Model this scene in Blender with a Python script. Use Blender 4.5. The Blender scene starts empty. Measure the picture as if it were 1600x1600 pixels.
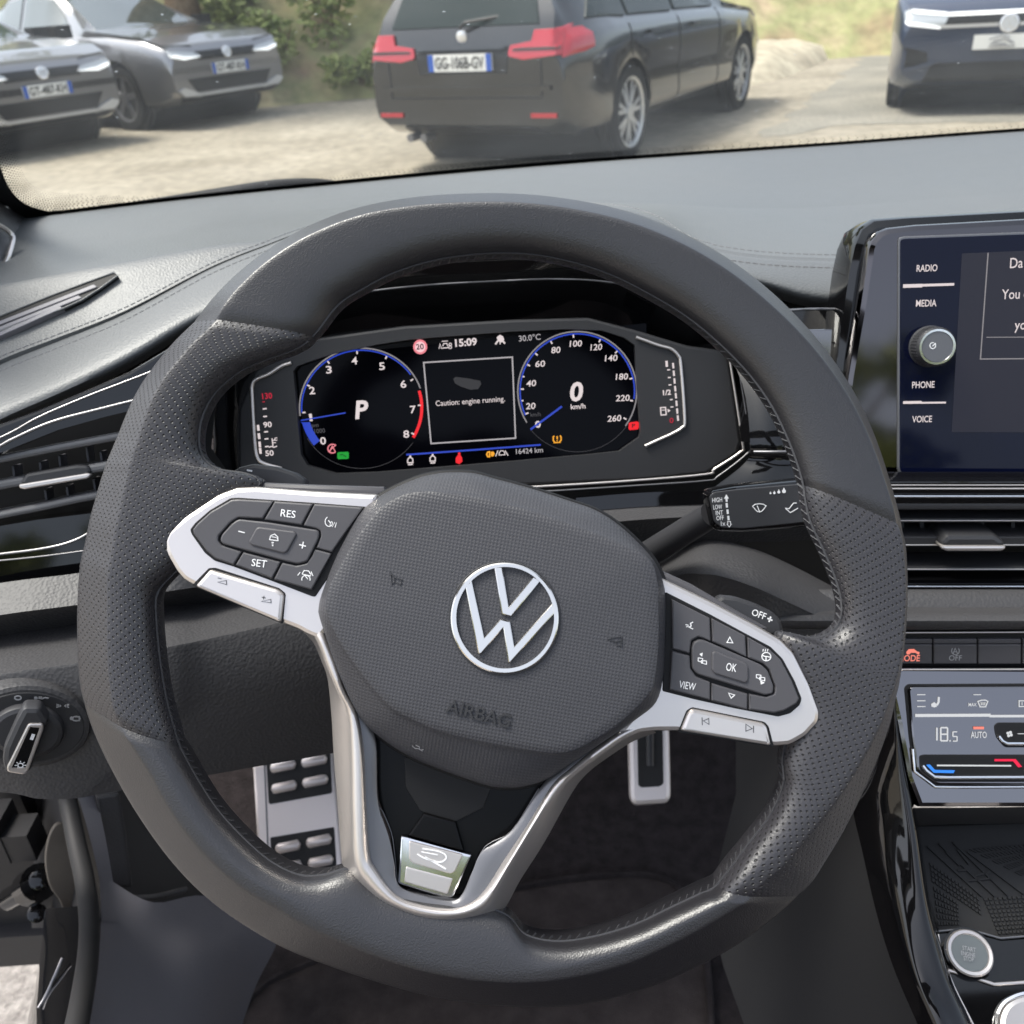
import bpy, bmesh, math, random
from math import radians, sin, cos, pi, sqrt, atan2
from mathutils import Vector as V, Matrix
from mathutils.geometry import tessellate_polygon
from mathutils.bvhtree import BVHTree
random.seed(7)
SC = bpy.context.scene
COL = SC.collection

# ------------------------------------------------------------------ camera
CAM_H, PITCH, ROLL, FPX = 1.28, radians(29.0), radians(4.0), 1500.0
CAM = V((0, 0, CAM_H))
_F = V((0, cos(PITCH), -sin(PITCH))); _U0 = V((0, sin(PITCH), cos(PITCH))); _R0 = V((1, 0, 0))
CR = cos(ROLL) * _R0 - sin(ROLL) * _U0
CU = sin(ROLL) * _R0 + cos(ROLL) * _U0
cam = bpy.data.cameras.new('camera')
camo = bpy.data.objects.new('camera', cam); COL.objects.link(camo)
camo.matrix_world = Matrix(((CR.x, CU.x, -_F.x, CAM.x), (CR.y, CU.y, -_F.y, CAM.y), (CR.z, CU.z, -_F.z, CAM.z), (0, 0, 0, 1)))
cam.sensor_width = 36; cam.lens = 36 * FPX / 1600
cam.clip_start = 0.02; cam.clip_end = 800
cam.dof.use_dof = True; cam.dof.focus_distance = 0.47; cam.dof.aperture_fstop = 17
SC.camera = camo

# ------------------------------------------------------------------ light
SUN_EL, SUN_AZ = radians(64), radians(-78)        # azimuth measured from the car's heading, minus = left
w = bpy.data.worlds.new('World'); SC.world = w; w.use_nodes = True
nt = w.node_tree; nt.nodes.clear()
sky = nt.nodes.new('ShaderNodeTexSky'); sky.sky_type = 'NISHITA'; sky.sun_disc = False
sky.sun_elevation = SUN_EL; sky.sun_rotation = SUN_AZ; sky.air_density = 1.0; sky.dust_density = 4.0; sky.ozone_density = 1.0
bg = nt.nodes.new('ShaderNodeBackground'); bg.inputs['Strength'].default_value = 0.15
out = nt.nodes.new('ShaderNodeOutputWorld')
hs_ = nt.nodes.new('ShaderNodeHueSaturation'); hs_.inputs['Saturation'].default_value = 0.55     # hazy, whitish sky
nt.links.new(sky.outputs[0], hs_.inputs['Color']); nt.links.new(hs_.outputs[0], bg.inputs[0]); nt.links.new(bg.outputs[0], out.inputs[0])
sun = bpy.data.lights.new('sun', 'SUN'); sun.energy = 1.9; sun.angle = radians(17); sun.color = (1, .95, .89)
suno = bpy.data.objects.new('sun', sun); COL.objects.link(suno)
sd = V((sin(SUN_AZ) * cos(SUN_EL), cos(SUN_AZ) * cos(SUN_EL), sin(SUN_EL)))
suno.rotation_euler = sd.to_track_quat('Z', 'Y').to_euler(); suno.location = (0, 0, 8)
SC.view_settings.view_transform = 'Standard'; SC.view_settings.look = 'None'
SC.view_settings.exposure = 1.3; SC.view_settings.gamma = 1.0
try:
    SC.cycles.use_denoising = True; SC.cycles.denoiser = 'OPENIMAGEDENOISE'
    SC.cycles.max_bounces = 8; SC.cycles.transparent_max_bounces = 12; SC.cycles.sample_clamp_indirect = 6
    SC.cycles.caustics_reflective = False; SC.cycles.caustics_refractive = False
except Exception: pass

# ------------------------------------------------------------------ picture point -> place
def ray(x, y): return (x - 800) / FPX * CR + (800 - y) / FPX * CU + _F
def pd(x, y, d): return CAM + d * ray(x, y)
def pz(x, y, z):
    D = ray(x, y); return CAM + ((z - CAM_H) / D.z) * D
def pyy(x, y, Y):
    D = ray(x, y); return CAM + (Y / D.y) * D
class Plane:
    def __init__(s, o, el, az=0.0):
        el, az = radians(el), radians(az)
        s.o = V(o); s.n = V((-sin(az) * cos(el), -cos(az) * cos(el), sin(el)))
        s.v = (V((0, 0, 1)) - s.n * s.n.z).normalized(); s.u = s.v.cross(s.n)
    def at(s, x, y, h=0.0):
        D = ray(x, y); t = (s.o + s.n * h - CAM).dot(s.n) / D.dot(s.n); return CAM + t * D
    def uv(s, p): q = p - s.o; return V((q.dot(s.u), q.dot(s.v)))
    def w(s, u, v, h=0.0): return s.o + s.u * u + s.v * v + s.n * h
    def px(s, x, y, h=0.0): return s.uv(s.at(x, y, h))
def Z(x0, y0, k, pts): return [(x0 + a / k, y0 + b / k) for a, b in pts]

# ------------------------------------------------------------------ objects
ORG = {}
def tag(o, label, cat, group=None, kind=None):
    if label: o['label'] = label
    if cat: o['category'] = cat
    if group: o['group'] = group
    if kind: o['kind'] = kind
    return o
def thing(name, label, cat, loc=(0, 0, 0), group=None):
    o = bpy.data.objects.new(name, None); COL.objects.link(o); o.location = loc; o.empty_display_size = .05
    ORG[o.name] = V(loc); return tag(o, label, cat, group)
def copy_tree(o, parent=None):
    c = o.copy(); COL.objects.link(c)
    if parent: c.parent = parent
    for ch in list(o.children): copy_tree(ch, c)
    return c

class MB:
    def __init__(s): s.v = []; s.f = []; s.uv = {}; s.mi = {}
    def add(s, p): s.v.append(V(p)); return len(s.v) - 1
    def face(s, *i, uv=None, mi=0):
        s.f.append(tuple(i))
        if uv: s.uv[len(s.f) - 1] = uv
        if mi: s.mi[len(s.f) - 1] = mi
    def grid(s, rows, closed=False, flip=False, uvs=None, mi=0):
        n = len(rows[0]); base = len(s.v)
        for r in rows:
            for p in r: s.v.append(V(p))
        for i in range(len(rows) - 1):
            for j in range(n if closed else n - 1):
                k = (j + 1) % n
                q = [base + i * n + j, base + i * n + k, base + (i + 1) * n + k, base + (i + 1) * n + j]
                u = None
                if uvs:
                    k2 = j + 1
                    u = [uvs[i][j], uvs[i][k2], uvs[i + 1][k2], uvs[i + 1][j]]
                if flip: q.reverse(); u = u[::-1] if u else None
                s.face(*q, uv=u, mi=mi)
        return base
    def fan(s, ring, flip=False):
        pts = [V(p) for p in ring]
        b = len(s.v); s.v += pts
        i = list(range(b, b + len(pts)))
        if flip: i.reverse()
        s.f.append(tuple(i))
    def box(s, c, sx, sy, sz, R=None):
        c = V(c); b = len(s.v)
        for z in (-1, 1):
            for y in (-1, 1):
                for x in (-1, 1):
                    p = V((x * sx / 2, y * sy / 2, z * sz / 2))
                    s.v.append(c + (R @ p if R else p))
        for q in ((0, 2, 3, 1), (4, 5, 7, 6), (0, 1, 5, 4), (2, 6, 7, 3), (0, 4, 6, 2), (1, 3, 7, 5)):
            s.f.append(tuple(b + k for k in q))
    def tube(s, pts, r, n=8, closed=False, cap=True):
        pts = [V(p) for p in pts]; m = len(pts); rows = []; up = None
        for i, p in enumerate(pts):
            if closed: t = pts[(i + 1) % m] - pts[i - 1]
            else: t = pts[min(i + 1, m - 1)] - pts[max(i - 1, 0)]
            t.normalize()
            if up is None:
                up = t.cross(V((0, 0, 1)))
                if up.length < .1: up = t.cross(V((0, 1, 0)))
            up = (up - t * up.dot(t)).normalized(); b = t.cross(up)
            rr = r[i] if isinstance(r, (list, tuple)) else r
            rows.append([p + (up * cos(2 * pi * k / n) + b * sin(2 * pi * k / n)) * rr for k in range(n)])
        if closed: rows.append(rows[0])
        s.grid(rows, closed=True, flip=True)
        if cap and not closed: s.fan(rows[0]); s.fan(rows[-1], True)
    def cyl(s, a, b, r0, r1=None, n=24, cap=True):
        r1 = r0 if r1 is None else r1; a, b = V(a), V(b); t = (b - a).normalized()
        up = t.cross(V((0, 0, 1)))
        if up.length < .1: up = t.cross(V((0, 1, 0)))
        up.normalize(); c = t.cross(up)
        R = [[p + (up * cos(2 * pi * k / n) + c * sin(2 * pi * k / n)) * r for k in range(n)] for p, r in ((a, r0), (b, r1))]
        s.grid(R, closed=True, flip=True)
        if cap: s.fan(R[0]); s.fan(R[1], True)
    def lathe(s, c, axis, prof, n=40, cap=True):
        """prof: (radius, height along axis)"""
        axis = V(axis).normalized(); up = axis.cross(V((0, 0, 1)))
        if up.length < .1: up = axis.cross(V((0, 1, 0)))
        up.normalize(); b = axis.cross(up); c = V(c)
        rows = [[c + axis * h + (up * cos(2 * pi * k / n) + b * sin(2 * pi * k / n)) * r for k in range(n)] for r, h in prof]
        s.grid(rows, closed=True, flip=True)
        if cap and prof[-1][0] > 1e-5: s.fan(rows[-1], True)
        if cap and prof[0][0] > 1e-5: s.fan(rows[0])
    def build(s, name, mat, parent=None, smooth=35, label=None, normals=True):
        me = bpy.data.meshes.new(name); o = bpy.data.objects.new(name, me); COL.objects.link(o)
        org = V((0, 0, 0))
        if parent is not None: o.parent = parent; org = ORG[parent.name]
        ORG[o.name] = org
        me.from_pydata([tuple(p - org) for p in s.v], [], s.f)
        if s.uv:
            ul = me.uv_layers.new(name='UVMap')
            for pi_, u in s.uv.items():
                po = me.polygons[pi_]
                for k, li in enumerate(po.loop_indices): ul.data[li].uv = u[k]
        mats = mat if isinstance(mat, (list, tuple)) else [mat]
        for m in mats: me.materials.append(m)
        for pi_, k in s.mi.items(): me.polygons[pi_].material_index = k
        if normals:
            bm = bmesh.new(); bm.from_mesh(me); bmesh.ops.recalc_face_normals(bm, faces=bm.faces); bm.to_mesh(me); bm.free()
        if smooth:
            for p in me.polygons: p.use_smooth = True
            me.set_sharp_from_angle(angle=radians(smooth))
        me.update()
        if label: o['label'] = label
        return o

# ------------------------------------------------------------------ 2-D outlines
def cr(pts, n, closed=True):
    """Catmull-Rom through pts (tuples of any length), n samples per span"""
    P = [V(p) for p in pts]; m = len(P); o = []
    for i in range(m if closed else m - 1):
        p1, p2 = P[i], P[(i + 1) % m]
        p0 = P[i - 1] if (closed or i > 0) else p1 * 2 - p2
        p3 = P[(i + 2) % m] if (closed or i + 2 < m) else p2 * 2 - p1
        for k in range(n):
            t = k / n
            o.append(.5 * ((2 * p1) + (p2 - p0) * t + (2 * p0 - 5 * p1 + 4 * p2 - p3) * t * t + (3 * p1 - p0 - 3 * p2 + p3) * t ** 3))
    if not closed: o.append(P[-1].copy())
    return o
def rounded(pts, r, n=5):
    P = [V(p[:2]) for p in pts]; m = len(P); o = []
    for i in range(m):
        a, b, c = P[i - 1], P[i], P[(i + 1) % m]
        rr = r[i] if isinstance(r, (list, tuple)) else r
        d1 = (a - b); d2 = (c - b); L1, L2 = d1.length, d2.length
        k = min(rr, L1 * .48, L2 * .48)
        if k < 1e-9: o.append(b); continue
        s, e = b + d1 / L1 * k, b + d2 / L2 * k
        for j in range(n + 1):
            t = j / n; o.append(s * (1 - t) ** 2 + b * 2 * t * (1 - t) + e * t * t)
    return o
def area(P): return .5 * sum(P[i - 1].x * P[i].y - P[i].x * P[i - 1].y for i in range(len(P)))
def inset(P, d):
    m = len(P); o = []
    for i in range(m):
        a, b, c = P[i - 1], P[i], P[(i + 1) % m]
        e1, e2 = (b - a), (c - b)
        if e1.length < 1e-9 or e2.length < 1e-9: o.append(b.copy()); continue
        e1.normalize(); e2.normalize()
        n1, n2 = V((-e1.y, e1.x)), V((-e2.y, e2.x)); s = n1 + n2
        if s.length < .3: o.append(b + n1 * d); continue
        s.normalize(); k = max(.5, s.dot(n1)); o.append(b + s * (d / k))
    return o
def dedupe(P, eps=1e-6):
    o = []
    for p in P:
        if not o or (p - o[-1]).length > eps: o.append(p)
    if len(o) > 2 and (o[0] - o[-1]).length < eps: o.pop()
    return o
def slab_mb(mb, pl, P, h0, h1, bev, holes=(), closed_bottom=False, uvk=None):
    """P: 2-D outline in the plane's own metres; extruded h0..h1 along the plane's normal, rounded top edge"""
    P = dedupe([V(p) for p in P])
    if area(P) < 0: P.reverse()
    prof = [(0, h0), (0, h1 - bev), (bev * .3, h1 - bev * .3), (bev, h1)] if bev > 0 else [(0, h0), (0, h1)]
    rings = [inset(P, d) if d else P for d, h in prof]
    H = []
    for ho in holes:
        ho = dedupe([V(p) for p in ho])
        if area(ho) > 0: ho.reverse()
        H.append(ho)
    n = len(P)
    rows = [[pl.w(q.x, q.y, h) for q in R] for R, (d, h) in zip(rings, prof)]
    mb.grid(rows, closed=True)
    for ho in H:
        mb.grid([[pl.w(q.x, q.y, h) for q in ho] for h in (h0, h1)], closed=True)
    loops = [[V((q.x, q.y, 0)) for q in rings[-1]]] + [[V((q.x, q.y, 0)) for q in ho] for ho in H]
    flat = [q for L in loops for q in L]
    b = len(mb.v); mb.v += [pl.w(q.x, q.y, h1) for q in flat]
    for t in tessellate_polygon(loops):
        mb.face(b + t[0], b + t[1], b + t[2], uv=[(flat[k].x * uvk, flat[k].y * uvk) for k in t] if uvk else None)
    if closed_bottom:
        b2 = len(mb.v); mb.v += [pl.w(q.x, q.y, h0) for q in flat]
        for t in tessellate_polygon(loops): mb.face(b2 + t[2], b2 + t[1], b2 + t[0])
def slab(name, pl, px, h0, h1, bev, mat, parent, r=0, smooth=35, holes=(), label=None, spline=0, uvk=None):
    """px: outline as picture points, seen at the slab's top face"""
    q = [tuple(v) for v in cr(px, spline)] if spline else px
    P = [pl.px(x, y, h1) for x, y in q]
    if r:
        k = pl.px(800, 800, h1); k2 = pl.px(801, 800, h1); s = (k2 - k).length
        P = rounded(P, [a * s for a in r] if isinstance(r, (list, tuple)) else r * s)
    H = [[pl.px(x, y, h1) for x, y in ho] for ho in holes]
    mb = MB(); slab_mb(mb, pl, P, h0, h1, bev, H, uvk=uvk)
    return mb.build(name, mat, parent, smooth, label)
def ribbon(mb, pl, pts, wd, h, th=.0002, closed=False):
    """a flat stroke of width wd (metres) along 2-D points"""
    P = dedupe([V(p) for p in pts]); m = len(P)
    if m < 2: return
    L, R = [], []
    for i in range(m):
        a = P[i - 1] if (closed or i) else P[i]; c = P[(i + 1) % m] if (closed or i < m - 1) else P[i]
        t1 = P[i] - a; t2 = c - P[i]
        if t1.length < 1e-9: t1 = t2
        if t2.length < 1e-9: t2 = t1
        t = (t1.normalized() + t2.normalized())
        if t.length < .2: t = t1
        t.normalize(); nn = V((-t.y, t.x)); k = max(.55, nn.dot(V((-t1.y, t1.x)).normalized()))
        L.append(P[i] + nn * wd / 2 / k); R.append(P[i] - nn * wd / 2 / k)
    if closed: L.append(L[0]); R.append(R[0])
    rows = [[pl.w(a.x, a.y, h - th), pl.w(a.x, a.y, h), pl.w(b.x, b.y, h), pl.w(b.x, b.y, h - th)] for a, b in zip(L, R)]
    mb.grid(rows)
def disc(c, r, n=20, a0=0, a1=360): return [(c[0] + r * cos(radians(a0 + (a1 - a0) * k / n)), c[1] + r * sin(radians(a0 + (a1 - a0) * k / n))) for k in range(n + (0 if a1 - a0 == 360 else 1))]

class Marks:
    """printed signs on one plane: strokes, filled shapes and letters, given as picture points"""
    def __init__(s, pl, h, th=.00015): s.pl, s.h, s.th = pl, h, th; s.mb = MB(); s.k = (pl.px(801, 800, h) - pl.px(800, 800, h)).length
    def line(s, pts, wpx, closed=False): ribbon(s.mb, s.pl, [s.pl.px(x, y, s.h) for x, y in pts], wpx * s.k, s.h, s.th, closed)
    def fill(s, pts, holes=()): slab_mb(s.mb, s.pl, [s.pl.px(x, y, s.h) for x, y in pts], s.h - s.th, s.h, 0, [[s.pl.px(x, y, s.h) for x, y in q] for q in holes])
    def text(s, t, a, b, hpx=None, bold=0.0, shear=0.0, wall=False):
        """letters with the baseline from picture point a to b; hpx = cap height in picture px"""
        vs, fs, x0, x1, cap = glyphs(t, bold, shear)
        A, B = s.pl.px(*a, s.h), s.pl.px(*b, s.h); e = (B - A); k = e.length / (x1 - x0); e.normalize(); n = V((-e.y, e.x))
        ky = hpx * s.k / cap if hpx else k
        o = len(s.mb.v)
        for x, y in vs:
            q = A + e * ((x - x0) * k) + n * (y * ky); s.mb.v.append(s.pl.w(q.x, q.y, s.h))
        for f in fs: s.mb.f.append(tuple(o + i for i in f))
        if wall:                                             # raised letters: side walls down to the ground
            cnt = {}
            for f in fs:
                for i in range(len(f)):
                    e2 = (f[i], f[(i + 1) % len(f)]); k2 = tuple(sorted(e2)); cnt.setdefault(k2, []).append(e2)
            o2 = len(s.mb.v); s.mb.v += [p - s.pl.n * s.th * 2 for p in s.mb.v[o:o2]]
            for k2, es in cnt.items():
                if len(es) == 1: i, j = es[0]; s.mb.f.append((o + j, o + i, o2 + i, o2 + j))
    def build(s, name, mat, parent, label=None, on=None, lift=.0004):
        if on is not None:                                   # lay the marks on a curved surface
            for i, v in enumerate(s.mb.v):
                h = on.ray_cast(v + s.pl.n * .05, -s.pl.n)[0]
                if h:
                    top = (v - s.pl.o).dot(s.pl.n) > s.h - s.th * .5
                    s.mb.v[i] = h + s.pl.n * (lift if top else -.0004)
        o = s.mb.build(name, mat, parent, 0, label, normals=False); s.mb = MB(); return o
_G = {}
_CAP = {}
def _mesh_of(t, bold, shear):
    c = bpy.data.curves.new('t', 'FONT'); c.body = t; c.offset = bold; c.shear = shear; c.size = 1; c.resolution_u = 3
    o = bpy.data.objects.new('t', c); COL.objects.link(o)
    dg = bpy.context.evaluated_depsgraph_get()
    me = bpy.data.meshes.new_from_object(o.evaluated_get(dg))
    vs = [(p.co.x, p.co.y) for p in me.vertices]; fs = [tuple(p.vertices) for p in me.polygons]
    bpy.data.objects.remove(o); bpy.data.curves.remove(c); bpy.data.meshes.remove(me)
    return vs, fs
def glyphs(t, bold, shear):
    k = (t, bold, shear)
    if k not in _G:
        if 'H' not in _CAP: _CAP['H'] = max(y for x, y in _mesh_of('H', 0, 0)[0])
        vs, fs = _mesh_of(t, bold, shear)
        _G[k] = (vs, fs, min(x for x, y in vs), max(x for x, y in vs), _CAP['H'])
    return _G[k]

# ------------------------------------------------------------------ materials
def mat(name, col, rough=.5, metal=0, spec=.5, coat=0, emit=None, es=0, bump=None, var=0, varscale=8, alpha=1, coatr=.03, sheen=0):
    """bump: list of (kind, scale, strength, distance); kind noise / grain"""
    m = bpy.data.materials.new(name); m.use_nodes = True; n = m.node_tree; b = n.nodes['Principled BSDF']
    b.inputs['Base Color'].default_value = (*col, 1); b.inputs['Roughness'].default_value = rough; b.inputs['Metallic'].default_value = metal
    b.inputs['Specular IOR Level'].default_value = spec; b.inputs['Coat Weight'].default_value = coat; b.inputs['Coat Roughness'].default_value = coatr
    b.inputs['Sheen Weight'].default_value = sheen; b.inputs['Alpha'].default_value = alpha
    if emit: b.inputs['Emission Color'].default_value = (*emit, 1); b.inputs['Emission Strength'].default_value = es
    tc = n.nodes.new('ShaderNodeTexCoord')
    if var:
        no = n.nodes.new('ShaderNodeTexNoise'); no.inputs['Scale'].default_value = varscale; no.inputs['Detail'].default_value = 6; no.inputs['Roughness'].default_value = .6
        n.links.new(tc.outputs['Object'], no.inputs['Vector'])
        mr = n.nodes.new('ShaderNodeMapRange'); mr.inputs[1].default_value = .3; mr.inputs[2].default_value = .7; mr.inputs[3].default_value = 1 - var; mr.inputs[4].default_value = 1 + var
        n.links.new(no.outputs[0], mr.inputs[0])
        mx = n.nodes.new('ShaderNodeVectorMath'); mx.operation = 'SCALE'; mx.inputs[0].default_value = col; n.links.new(mr.outputs[0], mx.inputs['Scale'])
        n.links.new(mx.outputs[0], b.inputs['Base Color'])
        mr2 = n.nodes.new('ShaderNodeMapRange'); mr2.inputs[1].default_value = .3; mr2.inputs[2].default_value = .7; mr2.inputs[3].default_value = max(0, rough - .06); mr2.inputs[4].default_value = min(1, rough + .06)
        n.links.new(no.outputs[0], mr2.inputs[0]); n.links.new(mr2.outputs[0], b.inputs['Roughness'])
    prev = None
    for kind, sc_, st, di in bump or []:
        if kind == 'grain':
            t = n.nodes.new('ShaderNodeTexVoronoi'); t.feature = 'SMOOTH_F1'; t.inputs['Smoothness'].default_value = .6; o = t.outputs['Distance']
        else:
            t = n.nodes.new('ShaderNodeTexNoise'); t.inputs['Detail'].default_value = 4; o = t.outputs[0]
        t.inputs['Scale'].default_value = sc_; n.links.new(tc.outputs['Object'], t.inputs['Vector'])
        bp = n.nodes.new('ShaderNodeBump'); bp.inputs['Strength'].default_value = st; bp.inputs['Distance'].default_value = di
        n.links.new(o, bp.inputs['Height'])
        if prev: n.links.new(prev.outputs[0], bp.inputs['Normal'])
        prev = bp
    if prev: n.links.new(prev.outputs[0], b.inputs['Normal'])
    return m
def dots(m, rot, rad, soft, strength, dist, dark=None, fine=None):
    """adds a square lattice of pits (UV units = pitch) to material m"""
    n = m.node_tree; b = n.nodes['Principled BSDF']
    tc = n.nodes.new('ShaderNodeTexCoord'); mp = n.nodes.new('ShaderNodeMapping'); mp.inputs['Rotation'].default_value[2] = rot
    vo = n.nodes.new('ShaderNodeTexVoronoi'); vo.inputs['Randomness'].default_value = 0; vo.inputs['Scale'].default_value = 1
    vo.voronoi_dimensions = '2D'
    n.links.new(tc.outputs['UV'], mp.inputs[0]); n.links.new(mp.outputs[0], vo.inputs['Vector'])
    mr = n.nodes.new('ShaderNodeMapRange'); mr.interpolation_type = 'SMOOTHSTEP'; mr.inputs[1].default_value = rad; mr.inputs[2].default_value = rad + soft
    n.links.new(vo.outputs['Distance'], mr.inputs[0])
    bp = n.nodes.new('ShaderNodeBump'); bp.inputs['Strength'].default_value = strength; bp.inputs['Distance'].default_value = dist
    n.links.new(mr.outputs[0], bp.inputs['Height'])
    old = b.inputs['Normal'].links
    if old: n.links.new(old[0].from_socket, bp.inputs['Normal'])
    n.links.new(bp.outputs[0], b.inputs['Normal'])
    if dark is not None:
        mx = n.nodes.new('ShaderNodeMix'); mx.data_type = 'RGBA'
        mx.inputs[6].default_value = (*dark, 1); mx.inputs[7].default_value = b.inputs['Base Color'].default_value
        n.links.new(mr.outputs[0], mx.inputs[0]); n.links.new(mx.outputs[2], b.inputs['Base Color'])
    return m
M = {}
M['leather'] = mat('smooth_leather', (.0125, .012, .0145), .40, spec=.75, coat=.22, coatr=.38, bump=[('grain', 1500, .32, .0004)])
M['perf'] = dots(mat('perforated_leather', (.023, .022, .026), .43, spec=.65, bump=[('grain', 1000, .25, .0004)]), pi / 4, .07, .16, 1.0, .0008, dark=(.005, .005, .005))
M['airbag'] = dots(mat('airbag_plastic', (.044, .044, .05), .5, spec=.45), 0, .12, .38, .35, .0003)
M['button'] = mat('switch_plastic', (.062, .060, .066), .45, spec=.5)
M['key'] = mat('button_plastic', (.028, .028, .031), .45, spec=.5)
M['dash'] = mat('dash_soft_plastic', (.098, .103, .106), .46, spec=.55, bump=[('grain', 620, .35, .0006), ('noise', 30, .05, .002)], var=.06, varscale=5)
M['dash2'] = mat('grained_plastic', (.04, .039, .041), .52, spec=.45, bump=[('grain', 520, .4, .0007)])
M['dark'] = mat('dark_plastic', (.022, .022, .024), .55, spec=.4, bump=[('noise', 900, .08, .0003)])
M['black'] = mat('matt_black', (.006, .006, .007), .6, spec=.3)
M['gloss'] = mat('piano_black', (.0035, .0035, .004), .05, spec=.55, bump=[('noise', 14, .03, .001)])
M['satin'] = mat('satin_silver', (.66, .615, .585), .30, metal=.8, spec=.6)
M['satin_dark'] = mat('satin_grey', (.17, .17, .18), .38, metal=.7)
M['chrome'] = mat('chrome', (.82, .82, .83), .08, metal=1)
M['badge'] = mat('badge_chrome', (.80, .76, .70), .12, metal=1)
M['white'] = mat('white_print', (.75, .75, .76), .5)
M['grey_print'] = mat('grey_print', (.32, .32, .33), .5)
M['dark_print'] = mat('dark_print', (.06, .06, .065), .5)
M['emboss'] = mat('embossed_plastic', (.026, .026, .029), .5)
M['thread'] = mat('thread', (.038, .038, .042), .55)
M['cluster_glass'] = mat('anti_glare_glass', (.001, .001, .002), .12, spec=.08)
M['screen'] = mat('display_glass', (.002, .003, .012), .05, spec=.22, emit=(.004, .007, .03), es=.06)
M['pedal'] = mat('brushed_steel', (.80, .73, .70), .38, metal=.45, bump=[('noise', 300, .05, .0005)])
M['rubber'] = mat('black_rubber', (.022, .022, .023), .6, spec=.35)
M['trim_grey'] = mat('light_grained_trim', (.15, .147, .165), .5, spec=.5, bump=[('grain', 620, .15, .0006)])
M['frame_gloss'] = mat('dark_mirror_gloss', (.115, .108, .112), .06, metal=1, bump=[('noise', 10, .02, .001)])
M['insert'] = mat('dusty_black', (.004, .004, .0045), .15, spec=.12)
M['line'] = mat('soft_chrome_line', (.36, .35, .35), .3, metal=.85)
M['slat'] = mat('slat_grey', (.12, .12, .125), .45)
M['smoked'] = mat('smoked_gloss', (.215, .208, .215), .07, metal=1, bump=[('noise', 10, .03, .001)])
M['carpet'] = mat('carpet', (.034, .029, .030), .95, spec=.1, bump=[('noise', 700, .9, .004)], var=.35, varscale=60)
M['mat'] = mat('floor_mat', (.05, .042, .041), .95, spec=.1, bump=[('noise', 900, .9, .003)], var=.3, varscale=40)
def glow(name, c, s): return mat(name, (0, 0, 0), .5, emit=c, es=s * .5)
M['e_white'] = glow('lit_white', (1, .88, .88), .62); M['e_dim'] = glow('lit_grey', (.62, .58, .6), .35); M['e_blue'] = glow('lit_blue', (.03, .09, .85), .5)
M['e_red'] = glow('lit_red', (1, .01, .02), .75); M['e_green'] = glow('lit_green', (.0, .45, .03), .6); M['e_amber'] = glow('lit_amber', (1, .42, .02), .8)
M['e_pink'] = glow('lit_pink', (1, .28, .33), .7); M['e_grey'] = glow('lit_frame_grey', (.6, .56, .58), .6); M['e_faint'] = glow('lit_faint', (.4, .38, .42), .12); M['e_salmon'] = glow('lit_salmon', (1, .27, .2), .8)
M['e_navy'] = glow('lit_navy', (.015, .02, .16), .55)
# ================================================================== OUTSIDE
def noise_mat(name, c1, c2, scale, rough=.9, bumpd=.02, c3=None, s2=60, det=8):
    m = bpy.data.materials.new(name); m.use_nodes = True; n = m.node_tree; b = n.nodes['Principled BSDF']
    b.inputs['Roughness'].default_value = rough; b.inputs['Specular IOR Level'].default_value = .25
    tc = n.nodes.new('ShaderNodeTexCoord'); no = n.nodes.new('ShaderNodeTexNoise'); no.inputs['Scale'].default_value = scale; no.inputs['Detail'].default_value = det
    n.links.new(tc.outputs['Object'], no.inputs['Vector'])
    r = n.nodes.new('ShaderNodeValToRGB'); r.color_ramp.elements[0].position = .35; r.color_ramp.elements[1].position = .65
    r.color_ramp.elements[0].color = (*c1, 1); r.color_ramp.elements[1].color = (*c2, 1)
    if c3: e = r.color_ramp.elements.new(.5); e.color = (*c3, 1)
    n.links.new(no.outputs[0], r.inputs[0])
    no2 = n.nodes.new('ShaderNodeTexNoise'); no2.inputs['Scale'].default_value = s2; no2.inputs['Detail'].default_value = 5
    n.links.new(tc.outputs['Object'], no2.inputs['Vector'])
    mr = n.nodes.new('ShaderNodeMapRange'); mr.inputs[1].default_value = .3; mr.inputs[2].default_value = .7; mr.inputs[3].default_value = .75; mr.inputs[4].default_value = 1.2
    n.links.new(no2.outputs[0], mr.inputs[0])
    mx = n.nodes.new('ShaderNodeVectorMath'); mx.operation = 'SCALE'; n.links.new(r.outputs[0], mx.inputs[0]); n.links.new(mr.outputs[0], mx.inputs['Scale'])
    n.links.new(mx.outputs[0], b.inputs['Base Color'])
    bp = n.nodes.new('ShaderNodeBump'); bp.inputs['Strength'].default_value = .6; bp.inputs['Distance'].default_value = bumpd
    n.links.new(no2.outputs[0], bp.inputs['Height']); n.links.new(bp.outputs[0], b.inputs['Normal'])
    return m
M['ground'] = noise_mat('sandy_concrete', (.225, .198, .15), (.32, .285, .222), .9, bumpd=.01, s2=9)
M['asphalt'] = noise_mat('worn_asphalt', (.19, .18, .15), (.27, .25, .205), 1.2, bumpd=.01, s2=30)
M['earth'] = noise_mat('bank_earth', (.30, .21, .13), (.46, .36, .23), .8, c3=(.30, .30, .14), s2=5)
M['sand'] = noise_mat('pale_sand', (.36, .31, .23), (.50, .45, .34), .7, s2=6)
M['brown'] = noise_mat('brown_earth', (.13, .09, .055), (.24, .18, .12), .6, s2=3)
M['leaf'] = noise_mat('leaf', (.15, .20, .05), (.38, .41, .15), 3.0, .6, s2=20)
M['leaf2'] = noise_mat('dry_leaf', (.28, .21, .11), (.44, .35, .2), 3.0, .7, s2=20)
M['bark'] = noise_mat('bark', (.17, .11, .065), (.30, .21, .13), 6, .9, s2=40)
M['galv'] = mat('galvanised_steel', (.38, .45, .45), .5, metal=.4)

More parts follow.
